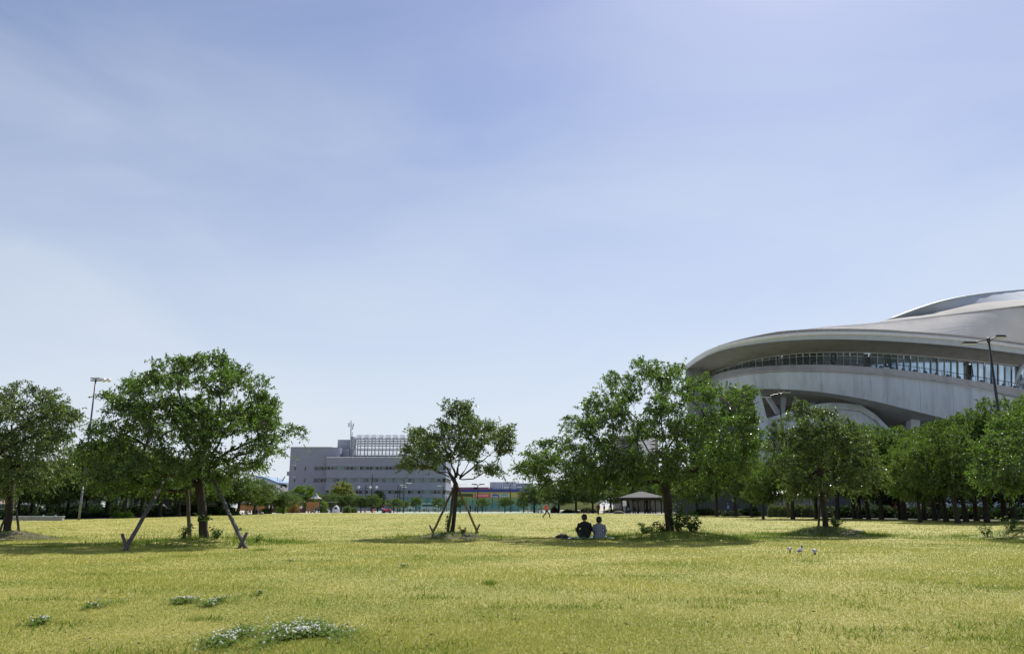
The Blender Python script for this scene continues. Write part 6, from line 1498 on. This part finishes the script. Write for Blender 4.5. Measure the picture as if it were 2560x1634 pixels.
for i in range(9):
    rows.append([(-1.0 + 2.0 * j / 24 + rb_.gauss(0, .01), -.28 + 1.25 * i / 8, .025 + .018 * math.sin(j * 1.3 + i) + rb_.uniform(0, .02) + (.04 if i == 0 and j % 5 == 0 else 0)) for j in range(25)])
o = MB().grid(rows).build('picnic_blanket', bl, smooth=True); o.location = Vector((gx(1468, cp.y).x, cp.y, .012)); so = o.modifiers.new('solid', 'SOLIDIFY'); so.thickness = .008
tag(o, 'pale blue and white blanket under the seated couple', 'blanket')
bg_ = empty('handbag', Vector((gx(1407, cp.y).x, cp.y, .0)), .3, 'floppy black bag lying left of the blanket', 'bag')
rows = []
for i in range(7):
    t = i / 6; r = math.sin(math.pi * (t * .9 + .08)); rows.append([(-.30 + .6 * t, .13 * r * math.cos(a), .09 + .085 * r * math.sin(a) + .02 * math.sin(4 * t)) for a in [2 * math.pi * j / 14 for j in range(15)]])
MB().grid(rows).build('bag_body', m_black, bg_, smooth=True); MB().tube([(-.15, 0, .15), (-.05, -.05, .22), (.1, -.05, .2), (.2, 0, .12)], .012, 6).build('handle', m_black, bg_)
# walkers
red = cl('coral_shirt', (.62, .16, .12)); blk = cl('black_cloth', (.015, .015, .018)); nav = cl('navy_cloth', (.03, .04, .09)); gry = cl('grey_cloth', (.22, .23, .25)); wht = cl('white_cloth', (.70, .71, .73)); lb = cl('light_blue_cloth', (.30, .42, .62)); mar = cl('maroon_cloth', (.10, .02, .03)); jean = cl('jeans', (.08, .11, .18)); tan_ = cl('tan_cloth', (.38, .30, .22))
YWk = G(1366, 1295).y
wk = stand(1366, YWk, 1.68, -math.pi / 2 - .15, 'person in a coral shirt and black trousers walking with a blue backpack', red, blk, blk, walk=1.0)
MB().tube([(0, -.17, 1.02), (0, -.2, 1.15), (0, -.2, 1.3), (0, -.16, 1.42)], [.09, .13, .14, .08], 10).build('backpack', lb, wk, smooth=True)
stand(1496, G(1496, 1287).y * .98, 1.72, .1, 'person in dark clothes with a white cap walking away on the lawn', mar, blk, wht, walk=.35, cap=wht)
stand(1511, 135, 1.65, 1.2, 'person in pale shirt and dark trousers left of the gazebo', nav, blk, blk, walk=.3)
stand(1524, 136, 1.3, .5, 'child in white just left of the notice board', wht, gry, wht, walk=.2)
stand(2350, 71, 1.74, .4, 'dark clothed person standing in the tree shade at right', blk, cl('dark_jeans', (.03, .04, .06)), wht, walk=.25)
stand(1822, 114, 1.66, 1.0, 'person in a light blue shirt behind the trunks', lb, nav, blk, walk=.3); stand(1836, 116, 1.7, 2.0, 'person in dark clothes behind the trunks, right of the light blue shirt', nav, blk, blk, walk=.3)
gg = 'people resting under the gazebo'
sit(gx(1570, 145), -.9, 'person in light blue sitting at the left end of the gazebo', lb, jean, wht, 1.0, group=gg, bench=True)
sit(gx(1586, 144.7), 3.0, 'person in black sitting on the front gazebo bench', blk, nav, blk, 1.0, group=gg, bench=True)
sit(gx(1598, 147), 2.6, 'person in grey sitting at the middle of the gazebo', gry, blk, blk, .98, group=gg, bench=True)
sit(gx(1628, 147.4), .8, 'person in maroon sitting at the right of the gazebo', mar, blk, blk, 1.0, group=gg, bench=True)
stand(1612, 149.5, 1.7, 2.8, 'person in grey standing deep under the gazebo', gry, blk, blk, group=gg)
gpn = 'picnickers under the trees at left'
sit(gx(618, 128), 1.0, 'picnicker in white, leftmost of the group under the trees', wht, jean, wht, .95, group=gpn); sit(gx(641, 129), .2, 'picnicker in black and white in the middle of the group', blk, jean, wht, 1.0, group=gpn)
sit(gx(650, 127), -1.3, 'picnicker in grey at the right of the group', gry, wht, wht, .9, group=gpn)
stand(643, 134, 1.6, 2.6, 'standing person with a white hat by the orange boards', tan_, gry, wht, cap=wht, group=gpn)
mt = MB().box(-1.6, 1.6, -.6, .6, 0, .03).build('picnic_mat', M('pale_mat', (.60, .60, .62), .9)); mt.location = gx(640, 126, .012); tag(mt, 'pale picnic mat by the people under the trees', 'mat')
gpp = 'people by the playground and pruned trees'
stand(751, 152, 1.55, .3, 'person in white left of the play tower', wht, nav, blk, walk=.3, group=gpp); stand(743, 154, 1.2, 2.2, 'child in grey left of the play tower', gry, jean, wht, walk=.3, group=gpp)
sit(gx(786, 154), 1.5, 'person in patterned grey sitting before the play tower', gry, blk, wht, 1.0, group=gpp); sit(gx(828, 157), -1.5, 'person in black sitting left of the small tent', blk, tan_, wht, 1.0, group=gpp)
stand(814, 160, 1.1, .4, 'child in navy by the climbing net', nav, blk, wht, walk=.3, group=gpp)
stand(932, 152, 1.5, 1.0, 'person in black and white left of the tricycle cart', blk, red, red, group=gpp); stand(936.5, 153, .95, 2.0, 'small child in red', red, red, red, group=gpp)
stand(955, 152.5, 1.5, -.6, 'person in white top bending by the tricycle cart', wht, blk, blk, bend=.8, group=gpp)
stand(1176, 168, 1.6, .8, 'person in black by the picnic table right of the central trunk', blk, blk, blk, group=gpp); stand(1188, 166, 1.7, 2.0, 'person in dark green left of the double lamp', cl('dark_green_cloth', (.03, .06, .05)), blk, blk, group=gpp); stand(1206, 166, 1.7, .9, 'person in black right of the double lamp', blk, blk, wht, group=gpp)
sit(gx(1346, 157), .6, 'person in white crouching near the coral shirted walker', wht, wht, wht, .95, group=gpp); sit(gx(1353, 157.5), -.8, 'second person in white crouching behind the walker', wht, wht, wht, .85, group=gpp)
# tricycle cart with maroon hood
tc_ = empty('tricycle_cart', gx(967, 151), 0, 'red tricycle cart with a maroon hood by the pruned trees', 'cart')
rows = [[(.95 * math.cos(a) * (1 - .35 * t), -.55 + 1.1 * t, .95 + .75 * math.sin(a)) for a in [math.pi * j / 10 for j in range(11)]] for t in (0, .33, .66, 1)]
MB().grid(rows).build('hood', mar, tc_, smooth=True)
MB().tube([(-.7, 0, .55), (-.4, 0, .42), (.4, 0, .42), (.75, 0, .6)], [.22, .3, .3, .2], 12).build('seat_tub', m_redb, tc_, smooth=True)
for x, y in ((-.55, -.4), (-.55, .4), (.6, -.4), (.6, .4)):
    w = MB().tube([(x, y - .03, .25), (x, y + .03, .25)], .25, 16).build('wheel', m_dark, tc_); MB().tube([(x, y - .04, .25), (x, y + .04, .25)], .06, 8).build('hub', m_steel, w)
for s in (-.3, .3): MB().tube([(-.7, s, .6), (-1.0, s, .95), (-1.05, s, 1.0)], .025, 6).build('push_bar', m_steel, tc_)
MB().bar((-1.05, -.3, 1.0), (-1.05, .3, 1.0), .04).build('handle', m_black, tc_)
# traffic cone
cn = empty('traffic_cone', gx(1470, 148), 0, 'small red traffic cone left of the white capped walker', 'cone'); MB().lathe((0, 0, .03), [(.16, 0), (.03, .65), (.02, .66)], 10).build('cone', red, cn); MB().box(-.2, .2, -.2, .2, 0, .03).build('base', red, cn)
# bundle lying by the bare mound
bd = empty('striped_bundle', gx(2136, G(2136, 1333).y), -.1, 'rolled striped rug lying right of the bare mound', 'bundle')
rows = []
for i in range(9):
    t = i / 8; r = .10 * (1 - .5 * abs(t - .6)); rows.append([(-.33 + .7 * t, .14 * math.cos(a), .06 + r * math.sin(a) + .02 * math.sin(7 * t)) for a in [2 * math.pi * j / 12 for j in range(13)]])
MB().grid(rows).build('rug', M('grey_rug', (.22, .19, .17), .9, .4, 12), bd, smooth=True); MB().grid([[(.05, -.13 + .26 * j / 6, .165 + .012 * math.sin(j)) for j in range(7)], [(.22, -.13 + .26 * j / 6, .16 + .012 * math.sin(j)) for j in range(7)]]).build('cloth', wht, bd)
# parked bicycles in the dark under the right-hand trees
def bike(px, Y, rz, label):
    r = empty('bicycle', gx(px, Y), rz, label, 'bicycle', 'bicycles under the trees at the right')
    for x in (-.52, .52):
        w = MB(); w.tube([(x + .33 * math.cos(a), 0, .34 + .33 * math.sin(a)) for a in [2 * math.pi * k / 18 for k in range(19)]], .018, 5, cap=False); w.build('wheel', m_dark, r)
    for a, b in (((-.52, 0, .34), (-.15, 0, .32)), ((-.15, 0, .32), (-.3, 0, .85)), ((-.27, 0, .72), (.38, 0, .78)), ((-.15, 0, .32), (.40, 0, .72)), ((.52, 0, .34), (.36, 0, .95)), ((-.52, 0, .34), (-.27, 0, .72))): MB().tube([a, b], .018, 6).build('frame_tube', m_steel, r)
    MB().tube([(-.42, 0, .88), (-.18, 0, .88)], [.07, .03], 8).build('saddle', m_black, r); MB().tube([(.36, -.28, .98), (.38, 0, .96), (.36, .28, .98)], .016, 6).build('handlebar', m_steel, r)
    MB().box(.5, .82, -.16, .16, .62, .84).build('basket', m_steel, r)
bike(2512, 84, .3, 'bicycle with a shiny basket in the dark between the right-hand trunks'); bike(2532, 86, 2.2, 'second bicycle just beside the shiny basket')

# ------------------------------------------------------------------ pigeons
m_pg = M('pigeon_grey', (.16, .17, .21), .7, .15, 20); m_pw = M('pigeon_pale', (.34, .35, .40), .7, .1, 20); m_pd = M('pigeon_dark', (.05, .055, .075), .6, .2, 20); m_pl = M('pigeon_leg', (.45, .15, .12), .6)
def pigeon(px, py, rz, pose, label):
    p = G(px, py); r = empty('pigeon', p, rz, label, 'pigeon', 'pigeons feeding on the lawn'); r.scale = (.74, .74, .74)
    if pose == 'up': ax = [(-.21, .09, .012), (-.15, .10, .035), (-.07, .125, .06), (.0, .145, .068), (.06, .165, .055), (.10, .205, .036), (.115, .245, .027), (.125, .272, .030), (.14, .285, .018)]
    else: ax = [(-.20, .15, .012), (-.14, .15, .035), (-.07, .15, .06), (.0, .14, .066), (.06, .125, .052), (.105, .095, .034), (.125, .06, .026), (.14, .04, .028), (.15, .03, .014)]
    MB().tube([(x, 0, z) for x, z, _ in ax], [q for _, _, q in ax], 12).build('body', m_pg if pose == 'up' else m_pw, r, smooth=True)
    hx, hz, _ = ax[-2]; d = Vector((.6, 0, .1)) if pose == 'up' else Vector((.3, 0, -.5))
    MB().tube([(ax[-3][0] - .005, 0, ax[-3][1]), (hx, 0, hz), (ax[-1][0], 0, ax[-1][1])], [.031, .034, .02], 10).build('head', m_pd, r, smooth=True)
    MB().tube([Vector((hx, 0, hz)) + d * .03, Vector((hx, 0, hz)) + d * .08], [.008, .002], 6).build('beak', m_pd, r)
    for s in (-1, 1):
        MB().tube([(-.17, s * .03, ax[1][1] + .005), (-.08, s * .052, ax[2][1] + .01), (.02, s * .055, ax[3][1] + .01), (.06, s * .04, ax[4][1])], [.012, .035, .04, .015], 8, sx=.5).build('wing', m_pw if pose == 'up' else m_pg, r, smooth=True)
        MB().tube([(-.19, s * .02, ax[0][1] + .01), (-.11, s * .055, ax[1][1] + .012)], [.008, .016], 6).build('wing_tip', m_pd, r)
        MB().tube([(.0, s * .025, .10), (.005, s * .025, .01), (.035, s * .03, .004)], .006, 5).build('leg', m_pl, r)
    MB().add([(-.19, -.022, ax[0][1]), (-.19, .022, ax[0][1]), (-.27, .03, ax[0][1] - .015), (-.27, -.03, ax[0][1] - .015), (-.19, -.02, ax[0][1] - .01), (-.19, .02, ax[0][1] - .01), (-.27, .03, ax[0][1] - .022), (-.27, -.03, ax[0][1] - .022)], [(0, 1, 2, 3), (7, 6, 5, 4), (0, 3, 7, 4), (1, 5, 6, 2), (2, 6, 7, 3)]).build('tail', m_pd, r)
pigeon(1975, 1381, -.35 + math.pi * .5, 'dn', 'left pigeon with its head down in the grass'); pigeon(2002, 1384, .75, 'up', 'middle pigeon standing with its head raised'); pigeon(2037, 1386, -.25 - math.pi * .5, 'dn', 'right pigeon pecking, smallest pale back')
print('TRIS', sum(len(o.data.polygons) for o in bpy.data.objects if o.type == 'MESH' and o.data.users == 1))
